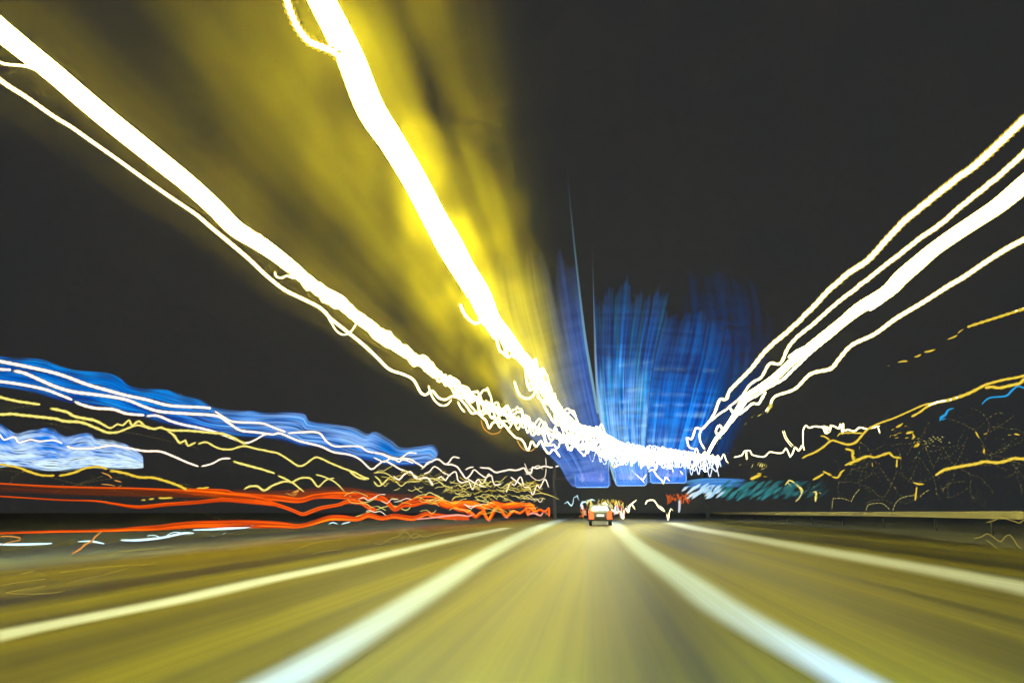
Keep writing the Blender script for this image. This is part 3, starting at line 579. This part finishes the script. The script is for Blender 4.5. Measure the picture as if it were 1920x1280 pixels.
trail("thin_light_trail", "faint thin light squiggles lying across the left carriageway", "light trail",
      "0,1097,1.3 30,1092 60,1088 85,1085 / 10,1111,1.3 40,1105 85,1098 / 10,1111,1.3 50,1113 100,1111 118,1108 / 125,1093,1 160,1084 200,1076 240,1064 / 39,1075,2 50,1073 64,1069 / 112,1073,1 200,1062 290,1057 / 135,1044,1.2 180,1041 230,1033 300,1028 / 545,1034,1.3 570,1024 600,1015 640,1012 / 520,1066,1.3 550,1056 580,1042 600,1034 640,1030 / 700,1017,1.4 715,1020 735,1008 745,1006 760,997 775,1008 790,1002 / 720,1014,1.2 755,1018 777,1000 795,1006 820,1000 838,997 850,996", 6.5, "F", None, 0.0)

def dusky(s, t):
    a = (0.35 + 0.5 * nz(s * 14, t * 3, 81)) * sstep(0, 0.1, t) * sstep(1, 0.5, s) * (0.5 + 0.7 * t); return (0.16, 0.028, 0.004, max(0, min(1, a)))
st = Strokes(); field(st, [(-20, 907), (100, 913), (287, 918), (425, 928), (480, 933)], [(-20, 926), (100, 930), (287, 934), (425, 937), (480, 940)], 14, 11.3, dusky, nt=60, w=1.6)
tag(st.build("dusky_red_glow", M_SOFT), "dim reddish brown glow filling the gap between the two upper red trails at the left", "light sweep")
st = Strokes(); field(st, [(420, 912), (520, 918), (640, 912), (720, 922), (800, 926)], [(420, 926), (520, 933), (640, 926), (720, 934), (800, 938)], 10, 11.3, lambda s, t: (0.30, 0.045, 0.004, max(0, (s * 0.6 + 0.4 * nz(s * 12, t * 5, 82)) * math.sin(math.pi * t))), nt=60, w=1.6)
tag(st.build("dusky_red_glow", M_SOFT), "dim red glow lying along the top of the thick red trail, middle left", "light sweep")

# ------------------------------------------------------------------ light thrown by the blue panels
def blue_cf(seed, top_hard, pale_t, teal=0.0, pale_side=1.0, pale_k=0.4, right_fade=0.0):
    "t runs from the lower end of the sweep (0) to its top (1)"
    def cf(s, t):
        g = 0.55 + 0.8 * nz(s * 40, t * 2.2, seed) + 0.5 * nz(s * 9, t * 3, seed + 5) + 0.45 * nz(s * 1.5, t * 60, seed + 9) + 0.5 * nz(s * 120, t * 5, seed + 4)
        g = min(1.35, max(0.05, g))
        band = 0.0
        for bt, bw in ((0.30, 0.010), (0.345, 0.005), (0.39, 0.006), (0.19, 0.008), (0.235, 0.005), (0.50, 0.006)):
            band += math.exp(-((t - bt - 0.02 * s) / bw) ** 2) * max(0, 0.3 + 1.6 * nz(s * 5, bt * 40, seed))
        deep = (0.001, 0.060, 0.50); mid = (0.004, 0.20, 0.78); pale = (0.22, 0.50, 0.95)
        c = mixc(deep, mid, min(1, g)); c = mixc(c, (0.004, 0.30, 0.58), teal * min(1, max(0, 0.25 + nz(s * 14, t * 4, seed + 2) * 2)))
        pk = sstep(pale_t, pale_t * 0.25, t) * (pale_k + 1.3 * nz(s * 60, t * 8, seed + 3) + 0.9 * nz(s * 12, t * 6, seed + 6)) * (pale_side + (1 - pale_side) * sstep(0.6, 0.2, s))
        c = mixc(c, pale, min(0.9, max(0, pk))); c = mixc(c, (0.30, 0.62, 0.90), min(0.6, 0.6 * band))
        c = mixc(c, (0.17, 0.34, 0.92), min(0.8, max(0, sstep(0.16, 0.10, t) * (0.5 + 1.2 * nz(s * 2, t * 160, seed + 12)))))
        lum = 0.68 + 0.75 * g
        edge = top_hard + 0.08 * nz(s * 6, seed, 1) + 0.035 * nz(s * 45, seed, 2)
        f = 1 - sstep(edge - 0.22, edge + 0.02, t) * 0.84
        f *= 1 - sstep(edge - 0.05, min(1.0, edge + 0.36), t)
        f *= 0.25 + 0.75 * sstep(0.03, 0.08, t)
        f *= min(1.0, 0.86 + 0.9 * nz(s * 30, t * 2, seed + 8))
        if right_fade: f *= 1 - sstep(1 - right_fade - 0.1 * nz(t * 20, 1, seed), 1.0, s)
        return (c[0] * lum, c[1] * lum, c[2] * lum, min(1, f))
    return cf
def blue_thing(label, A, B, n, cf, R=12.5, edges=(), name="blue_light_sweep", ymax=106):
    st = Strokes(); field(st, A, B, n, R, cf, nt=130, w=1.7, ymax=ymax, djit=0.02)
    o = tag(st.build(name, M_SOFT), label, "light sweep", "blue light sweeps under the sign gantry")
    for e, col in edges:
        s2 = Strokes(); S = spline(e, 5.0)
        s2.tube(S, [y * 0.95 for y in depths(S, R, ymax=ymax)], None, None, sides=6, cf=lambda t, i, col=col: ((*col, min(0.7, 0.7 * (1 - t) ** 1.6)), (0, 0, 0)))
        s2.build("bright_edge", M_SOFT, o)
    return o
def cf_left(s, t):
    g = 0.75 + 0.35 * nz(s * 30, t * 3, 41) + 0.22 * nz(s * 90, t * 4, 42) + 0.12 * nz(s * 2, t * 70, 43)
    blue = mixc((0.02, 0.09, 0.50), (0.08, 0.24, 0.80), max(0, min(1, 0.5 + nz(s * 20, t * 4, 44) + 0.5 * nz(s * 2, t * 50, 45))))
    c = mixc(blue, (0.13, 0.20, 0.36), sstep(0.10, 0.30, t) * (1 - 0.75 * sstep(0.70, 0.95, s)))
    c = mixc(c, (0.34, 0.33, 0.12), sstep(0.30, 0.50, t) * sstep(0.88, 0.62, s))
    c = mixc(c, (0.18, 0.34, 0.92), min(0.8, max(0, sstep(0.14, 0.08, t) * (0.5 + 1.2 * nz(s * 2, t * 160, 52)))))
    a = (1 - sstep(0.42, 0.86, t + 0.12 * nz(s * 12, 0, 7) + 0.10 * s))
    a *= (0.95 - 0.35 * sstep(0.10, 0.40, t)) * sstep(0.0, 0.05 + 0.45 * sstep(0.3, 0.6, t), s) * (0.30 + 0.70 * sstep(0.03, 0.09, t))
    a *= 1 - 0.55 * sstep(0.35, 0.6, t) * sstep(0.6, 0.9, s)
    return (c[0] * g, c[1] * g, c[2] * g, max(0, a))
blue_thing("pale misty blue light sweep left of the dark wedge, behind the widest white trail",
  [(1074, 913), (1062, 900), (1046, 872), (1009, 835), (965, 790), (925, 725), (895, 655), (872, 590), (850, 480), (830, 380)],
  [(1146, 911), (1142, 885), (1134, 850), (1122, 780), (1108, 700), (1100, 640), (1088, 560), (1075, 450), (1062, 300)], 150, cf_left,
  edges=[([(1121, 775, 5), (1108, 700, 5), (1098, 640, 5), (1088, 560, 4), (1078, 470, 3), (1068, 370, 2), (1062, 290, 1)], (0.20, 0.42, 0.55)),
         ([(1118, 800, 3), (1106, 750, 4), (1094, 690, 4), (1086, 640, 3), (1076, 580, 2)], (0.08, 0.20, 0.70))])
blue_thing("narrow blue light sweep just right of the dark wedge, streaked with fine cyan lines",
  [(1156, 909), (1152, 890), (1142, 860), (1129, 800), (1121, 740), (1117, 680), (1115, 620), (1113, 560), (1111, 470)],
  [(1216, 906), (1214, 880), (1211, 840), (1214, 780), (1222, 700), (1234, 640), (1246, 590), (1256, 540), (1270, 470)], 96, blue_cf(11.0, 0.57, 0.66, teal=0.8, pale_k=0.62),
  edges=[([(1154, 905, 3), (1140, 855, 5), (1129, 800, 5), (1121, 740, 5), (1117, 680, 4), (1115, 620, 3), (1113, 560, 2), (1110, 440, 1)], (0.40, 0.62, 0.78))])
blue_thing("widest deep blue light sweep, between the narrow one and the trails rising on the right",
  [(1217, 905), (1216, 880), (1213, 840), (1216, 780), (1224, 700), (1236, 640), (1248, 590), (1258, 540), (1272, 480)],
  [(1290, 901), (1300, 880), (1318, 850), (1345, 790), (1366, 730), (1386, 670), (1394, 620), (1398, 570), (1420, 500)], 120, blue_cf(23.0, 0.49, 0.30, pale_side=0.35, right_fade=0.35))
def blue_faint(s, t):
    g = 0.6 + 0.8 * nz(s * 18, t * 4, 5) + 0.4 * nz(s * 2, t * 50, 5); a = 0.42 * max(0, g) * (1 - sstep(0.3, 1.0, t)) * sstep(0, 0.1, s) * sstep(1, 0.5, s)
    return (0.004, 0.03 * g + 0.03, 0.22, a)
blue_thing("faint dark blue glow fading out right of the deep blue sweep", [(1300, 890), (1300, 800), (1300, 700), (1280, 600), (1270, 480)], [(1372, 870), (1400, 800), (1450, 700), (1470, 600), (1440, 480)], 60, blue_faint, 13.5, name="faint_blue_sweep")

# long blue glow at the left, its strands following the trails
TOP = [(-30, 664), (0, 666), (40, 668), (80, 671), (110, 683), (150, 692), (200, 695), (222, 704), (245, 722), (300, 728), (340, 738), (372, 746), (400, 762), (440, 767), (480, 771), (540, 770), (573, 773), (580, 786), (620, 793), (665, 800), (690, 812), (705, 808), (735, 825), (752, 838), (790, 836), (812, 832), (820, 840), (822, 850), (805, 858)]
BOT = [(-30, 722), (0, 728), (60, 738), (120, 755), (200, 768), (270, 785), (330, 802), (400, 815), (440, 819), (480, 822), (520, 826), (560, 838), (600, 842), (650, 858), (700, 868), (740, 874), (800, 872), (812, 868), (806, 860)]
def left_blue(s, t):
    g = 0.5 + 0.8 * nz(s * 7, t * 9, 61) + 0.5 * nz(s * 24, t * 20, 62)
    c = mixc((0.001, 0.055, 0.42), (0.003, 0.20, 0.62), min(1, max(0, g + 0.5 * (0.6 - s))))
    pale = max(0, nz(s * 18, t * 12, 64) + 0.35) * sstep(0.35, 0.75, t) * sstep(1.0, 0.55, s) * 1.4
    c = mixc(c, (0.28, 0.52, 1.0), min(0.9, pale))
    a = sstep(0.0, 0.22 + 0.3 * nz(t * 22, 3, 3), s) * (1 - sstep(0.72, 1.0, s)) * sstep(1.0, 0.95, t) * min(1, 0.9 + 0.9 * nz(s * 20, t * 9, 68))
    return (*[x * (0.75 + 0.75 * max(0, g)) for x in c], a)
st = Strokes(); field(st, TOP, BOT, 60, 22.5, left_blue, nt=150, w=1.7, ymax=112, wob=0.05)
tag(st.build("blue_light_sweep", M_SOFT), "long blue glow tapering from the left edge towards the middle, crossed by white trails", "light sweep")
TOP = [(-30, 786), (0, 792), (28, 810), (60, 803), (95, 802), (122, 815), (150, 810), (170, 811), (180, 820), (215, 825), (245, 836), (262, 848), (268, 856)]
BOT = [(-30, 876), (0, 877), (40, 876), (80, 884), (110, 884), (135, 881), (160, 878), (190, 878), (215, 879), (235, 879), (250, 879), (262, 878), (269, 877)]
def left_white(s, t):
    g = 0.5 + 0.9 * nz(s * 9, t * 6, 71) + 0.6 * nz(s * 30, t * 22, 72)
    w = min(1, max(0, g * 0.8 + 0.55 * sstep(0.35, 0.8, s) + 0.35 * sstep(0.4, 0.9, t) - 0.15))
    c = mixc((0.003, 0.22, 0.90), (0.75, 0.98, 1.15), w)
    a = sstep(0.0, 0.20 + 0.3 * nz(t * 20, 9, 3), s) * (1 - sstep(0.90, 1.0, s)) * min(1, 0.95 + 0.9 * nz(s * 24, t * 9, 78))
    return (*c, a)
st = Strokes(); field(st, TOP, BOT, 70, 22.0, left_white, nt=110, w=1.7, wob=0.05)
tag(st.build("blue_light_sweep", M_SOFT), "bright blue and white streaked patch with a square right end, low at the left edge", "light sweep")

# teal glow low on the right, slanting strokes
st = Strokes()
for k in range(150):
    t = random.random() ** 0.8; u = 1275 + 270 * t; hh = 24 - 8 * t
    v0 = 915 + 26 * random.random() - 4 * t; L = random.uniform(8, 26)
    fall = 1 - t
    if t < 0.25: c = mixc((0.30, 0.62, 0.95), (0.75, 0.95, 1.0), random.random()); a = 0.75
    else: c = mixc((0.015, 0.12, 0.14), (0.05, 0.30, 0.31), random.random()); a = 0.75 * fall
    S = spline([(u, v0, 2.0), (u + L * 0.55, v0 - L * 0.45, 5.0), (u + L, v0 - L * 0.75, 1.5)], 4.0)
    S = [(p[0], min(946, max(899 + 4 * t, p[1])), p[2]) for p in S]
    st.tube(S, depths(S, 9.5, ymax=90), None, None, sides=5, cf=lambda q, i, c=c, a=a: ((*c, a * (0.3 + 0.7 * math.sin(math.pi * min(1, max(0, q))))), (0, 0, 0)))
for k in range(22):
    v = 896 + 14 * random.random(); u = 1275 + 30 * random.random(); c = (0.05, 0.20, 0.62) if k % 2 else (0.10, 0.35, 0.75)
    S = spline([(u, v + 8, 2), (u + 40, v + 2, 4), (u + 100, v + 2, 2)], 8.0)
    st.tube(S, depths(S, 9.8, ymax=90), None, None, sides=5, cf=lambda q, i, c=c: ((*c, 0.45 * math.sin(math.pi * min(1, max(0, q)))), (0, 0, 0)))
tag(st.build("teal_light_sweep", M_SOFT), "pale cyan to teal brush strokes of light low on the right beside the road", "light sweep")
st = Strokes()
for k in range(46):
    u = random.choice((random.gauss(1262, 8), random.gauss(1282, 7))); v = random.uniform(924, 938); S = spline([(u, v, 2), (u + random.uniform(-3, 3), v + random.uniform(4, 9), 1.6)], 2.0)
    st.tube(S, depths(S, 6.5, ymax=80), (0.95, 0.16, 0.02), (0.4, 0.06, 0.0), sides=5)
S = spline([(1274, 936, 5), (1274, 950, 5), (1273, 960, 4)], 3.0); st.tube(S, depths(S, 6, ymax=80), (0.7, 0.75, 0.8), (0.3, 0.3, 0.3))
tag(st.build("red_light_scribble", M_TRAIL), "scribble of small red lights before the pale cyan strokes on the right", "light scribble", kind="stuff")

# pale squiggles around the far car
trail("squiggle_light_trail", "cyan white squiggle of light with a tall hump, left of the far car", "light trail",
      "1058,944,2 1064,940,2.5 1068,945 1071,948,2.5 1074,944 1076,932,1 1080,931,2 1082,928,2.5 1084,934,1 1086,938,1.5 / 1088,950,3 1092,941,4 1098,940 1101,944,3 1104,938,4 1110,936 1116,938,4", 5.0, "K", "squiggles of light round the far car", 0.2)
trail("squiggle_light_trail", "white squiggle of light dipping to a point, right of the far car", "light trail",
      "1128,947,4 1132,942 1135,943 1140,948 1146,955,4 1152,958 1158,961,5 1162,958 1165,962 1168,974,4 1171,956,4 1175,953 1178,960,4 1181,947,4 1187,942 1194,936,2 / 1184,944,4 1188,950,3 1191,955,3 / 1175,948,2 1178,952", 5.0, "W", "squiggles of light round the far car", 0.2)
trail("squiggle_light_trail", "thin white arched squiggle of light, furthest right of the far car", "light trail",
      "1210,945,3 1214,938 1219,937 1227,938,3 1231,944 1236,951 1243,956,3 1247,959,2 / 1236,947,1.5 1243,953 1247,958 / 1250,962,1.5 1253,974,2 1255,960 1258,953 1262,957,1.5", 5.5, "W", "squiggles of light round the far car", 0.2)
st = Strokes()
for k in range(60):
    u = random.uniform(1100, 1168); v = random.uniform(934, 946); S = spline([(u, v, 1.8), (u + random.uniform(-2, 2), v + random.uniform(3, 9), 1.8)], 2.0)
    st.tube(S, depths(S, 3.2, ymax=62, ymin=56), *STY[random.choice("YYA")], sides=5)
tag(st.build("spiky_light_cluster", M_TRAIL), "row of small spiky yellow lights standing above the far car", "light cluster", kind="stuff")
for lab, (ua, ub, va, vb) in (("orange scribble of light at the left shoulder of the far car", (1088, 1101, 950, 966)), ("orange scribble of light up and right of the far car", (1146, 1169, 937, 956))):
    st = Strokes()
    for k in range(26):
        u = random.uniform(ua, ub); v = random.uniform(va, vb); S = spline([(u, v, 2.4), (u + random.uniform(-3, 3), v + random.uniform(2, 5), 2.2)], 2.0)
        st.tube(S, depths(S, 2.6, ymax=64, ymin=56), (1.0, 0.22 + 0.12 * random.random(), 0.01), (0.5, 0.08, 0), sides=5)
    tag(st.build("orange_light_scribble", M_TRAIL), lab, "light scribble", kind="stuff")

st = Strokes()
for k in range(90):
    u = random.gauss(1132, 17); v = random.uniform(944, 958); c = random.choice(((1.5, 1.45, 1.4), (1.3, 0.85, 0.85), (1.1, 0.55, 0.5), (0.8, 1.1, 1.1)))
    S = spline([(u, v, 2.6), (u + random.uniform(-2, 2), v + random.uniform(6, 16), 2.2)], 2.0)
    S = [(p[0], min(971, p[1]), p[2]) for p in S]; st.tube(S, depths(S, 2.8, ymax=66, ymin=60), c, tuple(x * 0.5 for x in c), sides=5)
tag(st.build("white_light_cluster", M_TRAIL), "shaken cluster of white and pink lights just behind and beside the far car", "light cluster", kind="stuff")

# ------------------------------------------------------------------ blue direction panels hung over the road
def box(v, f, lo, hi):
    n = len(v)
    for x in (lo[0], hi[0]):
        for y in (lo[1], hi[1]):
            for z in (lo[2], hi[2]): v.append((x, y, z))
    f += [tuple(n + i for i in q) for q in ((0, 1, 3, 2), (4, 6, 7, 5), (0, 4, 5, 1), (2, 3, 7, 6), (0, 2, 6, 4), (1, 5, 7, 3))]
def boxes(name, lst, mat, parent=None):
    v = []; f = []
    for lo, hi in lst: box(v, f, lo, hi)
    return mesh_obj(name, v, f, mat, parent, smooth=False)
def rounded(w, h, r, n=6):
    o = []
    for cx, cz, a0 in ((w - r, h - r, 0), (-w + r, h - r, 90), (-w + r, -h + r, 180), (w - r, -h + r, 270)):
        for k in range(n + 1):
            a = math.radians(a0 + 90 * k / n); o.append((cx + r * math.cos(a), cz + r * math.sin(a)))
    return o
def prism(name, loop, y0, y1, mat, parent, off=(0, 0)):
    n = len(loop); v = [(x + off[0], y0, z + off[1]) for x, z in loop] + [(x + off[0], y1, z + off[1]) for x, z in loop]
    f = [tuple(range(n)), tuple(range(2 * n - 1, n - 1, -1))] + [(i, i + n, (i + 1) % n + n, (i + 1) % n) for i in range(n)]
    return mesh_obj(name, v, f, mat, parent, smooth=False)
def ring(name, l0, l1, y0, y1, mat, parent):
    n = len(l0); v = [(x, y, z) for l, y in ((l0, y0), (l1, y0), (l0, y1), (l1, y1)) for x, z in l]; f = []
    for i in range(n):
        j = (i + 1) % n
        f += [(i, j, n + j, n + i), (i, 2 * n + i, 2 * n + j, j), (n + i, n + j, 3 * n + j, 3 * n + i)]
    return mesh_obj(name, v, f, mat, parent, smooth=False)
M_STEEL = pmat("galvanised steel", (0.16, 0.165, 0.17), 0.5, 0.7, bs=6)
M_BLUE = pmat("lit blue sign face", (0.01, 0.09, 0.45), 0.4, emit=(0.01, 0.15, 0.75), es=1.3, bs=3)
M_LAV = pmat("washed blue sign panel", (0.2, 0.3, 0.7), 0.4, emit=(0.22, 0.30, 0.95), es=1.2, bs=3)
M_EDGE = pmat("white sign border", (0.6, 0.7, 0.8), 0.4, emit=(0.25, 0.50, 0.9), es=1.1)
M_ARW = pmat("white sign arrow", (0.8, 0.8, 0.85), 0.4, emit=(0.5, 0.55, 1.0), es=1.2)
GY = 112.0
for lab, (ua, ub, vb) in (("left one of the three lit blue panels over the road, two pale arrows", (1078, 1143, 914)), ("middle one of the three lit blue panels hung over the road, single pale arrow", (1154, 1213, 911)), ("right of the three lit blue panels hung over the road", (1219, 1288, 906))):
    a = at(ua, vb, GY); b = at(ub, vb, GY); w = (b.x - a.x) / 2; h = 2.7
    r = empty("direction_sign", ((a.x + b.x) / 2, GY, a.z)); tag(r, lab, "sign", "blue direction signs on the gantry")
    lo = [(x, z + h) for x, z in rounded(w, h, 0.5)]; li = [(x, z + h) for x, z in rounded(w - 0.14, h - 0.14, 0.4)]
    prism("sign_face", li, -0.02, 0.06, M_BLUE, r); ring("sign_border", lo, li, -0.05, 0.07, M_EDGE, r)
    prism("inner_panel", [(x, z + 3.1) for x, z in rounded(w * 0.78, 2.1, 0.3)], -0.045, -0.024, M_LAV, r)
    for ax in ((-0.55 * w, 0.55 * w) if vb == 914 else (0.0,)):
        prism("arrow", [(ax - 0.12, 2.2), (ax - 0.12, 1.5), (ax - 0.45, 1.5), (ax, 0.75), (ax + 0.45, 1.5), (ax + 0.12, 1.5), (ax + 0.12, 2.2)], -0.07, -0.047, M_ARW, r)
g = empty("sign_gantry", (0, GY + 0.6, 0)); tag(g, "dark steel gantry standing over the far end of the road behind the blue panels", "gantry")
xa = at(1040, 940, GY + 0.6).x; xb = at(1325, 940, GY + 0.6).x; zt = at(1180, 912, GY).z
boxes("beam", [((xa, -0.2, zt + 3.9), (xb, 0.0, zt + 4.1)), ((xa, -0.2, zt + 1.2), (xb, 0.0, zt + 1.4))] + [((xa + k * (xb - xa) / 14 - 0.05, -0.18, zt + 1.4), (xa + k * (xb - xa) / 14 + 0.05, -0.02, zt + 3.9)) for k in range(1, 14)], M_STEEL, g)
for x in (xa, xb): boxes("post", [((x - 0.22, -0.22, 0), (x + 0.22, 0.22, zt + 4.4)), ((x - 0.45, -0.45, 0), (x + 0.45, 0.45, 0.12))], M_STEEL, g)

# ------------------------------------------------------------------ the car ahead
M_CAR = pmat("grey car paint", (0.16, 0.18, 0.19), 0.3, 0.3, bs=3)
M_GLASS = pmat("glowing car window glass", (0.5, 0.6, 0.6), 0.12, emit=(0.85, 1.0, 0.97), es=1.3)  # white glare on the window put in as emission
M_TYRE = pmat("tyre rubber", (0.02, 0.02, 0.02), 0.9)
M_TAIL = pmat("lit red tail lamp", (0.6, 0.05, 0.02), 0.3, emit=(1.0, 0.085, 0.01), es=2.6)
M_PLATE = pmat("lit number plate", (0.8, 0.8, 0.75), 0.5, emit=(1.0, 1.0, 0.9), es=1.0)  # light on the plate put in as emission
M_TRIM = pmat("dark bumper plastic", (0.03, 0.03, 0.03), 0.7)
p = on_road(1126, 984.5); cy = p.y
car = empty("car", (p.x, cy, 0)); tag(car, "small grey car seen from behind in the middle of the lane, red tail lamps lit", "car")
prof = [(-0.85, 0.42), (-0.88, 0.62), (-0.84, 0.95), (-0.66, 1.02), (-0.42, 1.42), (0.2, 1.50), (1.5, 1.44), (2.3, 1.02), (3.2, 0.85), (3.32, 0.55), (3.25, 0.32), (-0.7, 0.32)]
secs = [(-0.88, 0.80, 0.90), (-0.82, 1.0, 1.0), (0.82, 1.0, 1.0), (0.88, 0.80, 0.90)]
v = []; f = []; n = len(prof)
for x, k, kz in secs:
    for (y, z) in prof:
        top = sstep(1.0, 1.5, z); v.append((x * (1 - 0.20 * top), y if abs(k - 1) < 1e-6 else y * 0.97, z if abs(k - 1) < 1e-6 else 0.32 + (z - 0.32) * 0.96))
for s in range(3):
    for i in range(n): f.append((s * n + i, s * n + (i + 1) % n, (s + 1) * n + (i + 1) % n, (s + 1) * n + i))
f += [tuple(range(n))[::-1], tuple(3 * n + i for i in range(n))]
mesh_obj("body", v, f, M_CAR, car, smooth=False)
def quad(name, P, mat, parent, th=0.02):
    v = [tuple(q) for q in P] + [(q[0], q[1] + th, q[2]) for q in P]; m = len(P)
    return mesh_obj(name, v, [tuple(range(m)), tuple(range(2 * m - 1, m - 1, -1))] + [(i, i + m, (i + 1) % m + m, (i + 1) % m) for i in range(m)], mat, parent, smooth=False)
quad("rear_window", [(-0.62, -0.70, 1.06), (0.62, -0.70, 1.06), (0.54, -0.49, 1.38), (-0.54, -0.49, 1.38)], M_GLASS, car)
for s in (-1, 1): quad("tail_lamp", [(s * 0.85, -0.94, 0.46), (s * 0.48, -0.95, 0.46), (s * 0.52, -0.95, 1.00), (s * 0.84, -0.93, 1.06)][::s], M_TAIL, car, 0.06)
quad("number_plate", [(-0.27, -0.925, 0.66), (0.27, -0.925, 0.66), (0.27, -0.925, 0.80), (-0.27, -0.925, 0.80)], M_PLATE, car)
boxes("bumper", [((-0.84, -0.935, 0.34), (0.84, -0.86, 0.56))], M_TRIM, car)
for sx in (-0.74, 0.74):
    for sy in (-0.25, 2.45):
        v = []; f = []; m = 20
        for x in (-0.1, 0.1):
            for k in range(m): v.append((sx + x, sy + 0.32 * math.cos(2 * math.pi * k / m), 0.32 + 0.32 * math.sin(2 * math.pi * k / m)))
        f = [tuple(range(m)), tuple(range(2 * m - 1, m - 1, -1))] + [(k, (k + 1) % m, (k + 1) % m + m, k + m) for k in range(m)]
        mesh_obj("wheel", v, f, M_TYRE, car)

# ------------------------------------------------------------------ steel barrier along the right verge
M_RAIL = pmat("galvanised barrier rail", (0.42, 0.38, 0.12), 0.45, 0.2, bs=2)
b = empty("crash_barrier", (0, 0, 0)); tag(b, "low steel crash barrier along the dark right verge, its rail lit yellow", "barrier")
line = [(p[0] + 3.4 + 0.012 * max(0, p[1] - 20), p[1]) for p in resamp(ER, [4, 7, 10, 14, 19, 25, 32, 42, 55, 72, 95, 120])]
prof = [(-0.04, 0.52), (0.04, 0.56), (0.04, 0.62), (-0.03, 0.67), (0.04, 0.72), (0.04, 0.78), (-0.04, 0.82), (0.09, 0.82), (0.09, 0.52)]
v = []; f = []; n = len(prof)
for x, y in line:
    for px_, pz in prof: v.append((x - px_, y, pz + 0.17))
for s in range(len(line) - 1):
    for i in range(n): f.append((s * n + i, s * n + (i + 1) % n, (s + 1) * n + (i + 1) % n, (s + 1) * n + i))
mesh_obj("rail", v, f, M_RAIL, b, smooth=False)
for k in range(14):
    y = 8 + k * 8.0; q = resamp(line, [y])[0]; boxes("post", [((q[0] + 0.05, y - 0.04, 0), (q[0] + 0.10, y + 0.04, 0.94))], M_TRIM, b)

# ------------------------------------------------------------------ tinted mist added to show the overhead lamps' glow, and thin night haze
def mist(name, label, cx, cz, rx_, rz_, y0, y1, dens, tint, pw=1.0, clump=0.6, seed=0.0, fade=0.3):
    m, nt, out = nmat(label.split(",")[0])
    pv = N(nt, "ShaderNodeVolumePrincipled"); pv.inputs["Color"].default_value = (*tint, 1)
    tc = N(nt, "ShaderNodeTexCoord")
    mp = N(nt, "ShaderNodeMapping"); mp.inputs["Scale"].default_value = (1, 0, 1); nt.links.new(tc.outputs["Object"], mp.inputs[0])
    ln = N(nt, "ShaderNodeVectorMath", operation='LENGTH'); nt.links.new(mp.outputs[0], ln.inputs[0])
    r1 = N(nt, "ShaderNodeMapRange"); r1.inputs[1].default_value = 1.0; r1.inputs[2].default_value = 0.0; nt.links.new(ln.outputs["Value"], r1.inputs[0])
    po = N(nt, "ShaderNodeMath", operation='POWER'); po.inputs[1].default_value = pw; nt.links.new(r1.outputs[0], po.inputs[0])
    def nz_(scale, lo, hi, mn, mxv, detail):
        q = N(nt, "ShaderNodeMapping"); q.inputs["Scale"].default_value = scale; q.inputs["Location"].default_value = (seed, seed, seed); nt.links.new(tc.outputs["Object"], q.inputs[0])
        n_ = N(nt, "ShaderNodeTexNoise"); n_.inputs["Scale"].default_value = 1; n_.inputs["Detail"].default_value = detail; nt.links.new(q.outputs[0], n_.inputs[0])
        r_ = N(nt, "ShaderNodeMapRange"); r_.inputs[1].default_value = lo; r_.inputs[2].default_value = hi; r_.inputs[3].default_value = mn; r_.inputs[4].default_value = mxv
        nt.links.new(n_.outputs[0], r_.inputs[0]); return r_.outputs[0]
    a = nz_((2.6, 13.0, 2.0), 0.40, 0.60, 1 - clump, 1.2 + clump, 1); b = nz_((6, 0.5, 6), 0.38, 0.62, 0.35, 1.6, 1)
    x = po.outputs[0]
    for o in (a, b):
        mu = N(nt, "ShaderNodeMath", operation='MULTIPLY'); nt.links.new(x, mu.inputs[0]); nt.links.new(o, mu.inputs[1]); x = mu.outputs[0]
    sy = N(nt, "ShaderNodeSeparateXYZ"); nt.links.new(tc.outputs["Object"], sy.inputs[0])
    fy = N(nt, "ShaderNodeMapRange"); fy.inputs[1].default_value = 1.0; fy.inputs[2].default_value = 1 - 2 * fade; nt.links.new(sy.outputs["Y"], fy.inputs[0])
    mu = N(nt, "ShaderNodeMath", operation='MULTIPLY'); nt.links.new(x, mu.inputs[0]); nt.links.new(fy.outputs[0], mu.inputs[1])
    mu2 = N(nt, "ShaderNodeMath", operation='MULTIPLY'); nt.links.new(mu.outputs[0], mu2.inputs[0]); mu2.inputs[1].default_value = dens
    nt.links.new(mu2.outputs[0], pv.inputs["Density"]); nt.links.new(pv.outputs[0], out.inputs["Volume"])
    K = 20; v = [(math.cos(2 * math.pi * k / K), s, math.sin(2 * math.pi * k / K)) for s in (-1, 1) for k in range(K)]
    f = [tuple(range(K)), tuple(range(2 * K - 1, K - 1, -1))] + [(k, k + K, (k + 1) % K + K, (k + 1) % K) for k in range(K)]
    o = mesh_obj(name, v, f, m, smooth=False); o.location = (cx, (y0 + y1) / 2, cz); o.scale = (rx_, (y1 - y0) / 2, rz_)
    m.cycles.volume_step_rate = 0.25
    return tag(o, label, "mist", kind="stuff")
mist("glow_mist", "golden mist lit by the widest overhead lamp trail", -3.0, 6.4, 2.45, 2.5, -3.0, 48.0, 0.033, (0.95, 0.83, 0.04), clump=0.95, seed=2.3, fade=0.6)
mist("glow_mist", "thin golden mist lit by the broad lamp trail on the left", -6.3, 6.1, 1.0, 0.95, -3.0, 62.0, 0.015, (0.95, 0.78, 0.06), seed=4.0, clump=0.3)
m, nt, out = nmat("night haze")
pv = N(nt, "ShaderNodeVolumePrincipled"); pv.inputs["Color"].default_value = (0.85, 0.85, 0.75, 1); pv.inputs["Density"].default_value = 0.00025
nt.links.new(pv.outputs[0], out.inputs["Volume"])
v = []; f = []; box(v, f, (-900, -30, -1.0), (900, 1300, 60)); tag(mesh_obj("haze", v, f, m, smooth=False), kind="stuff")
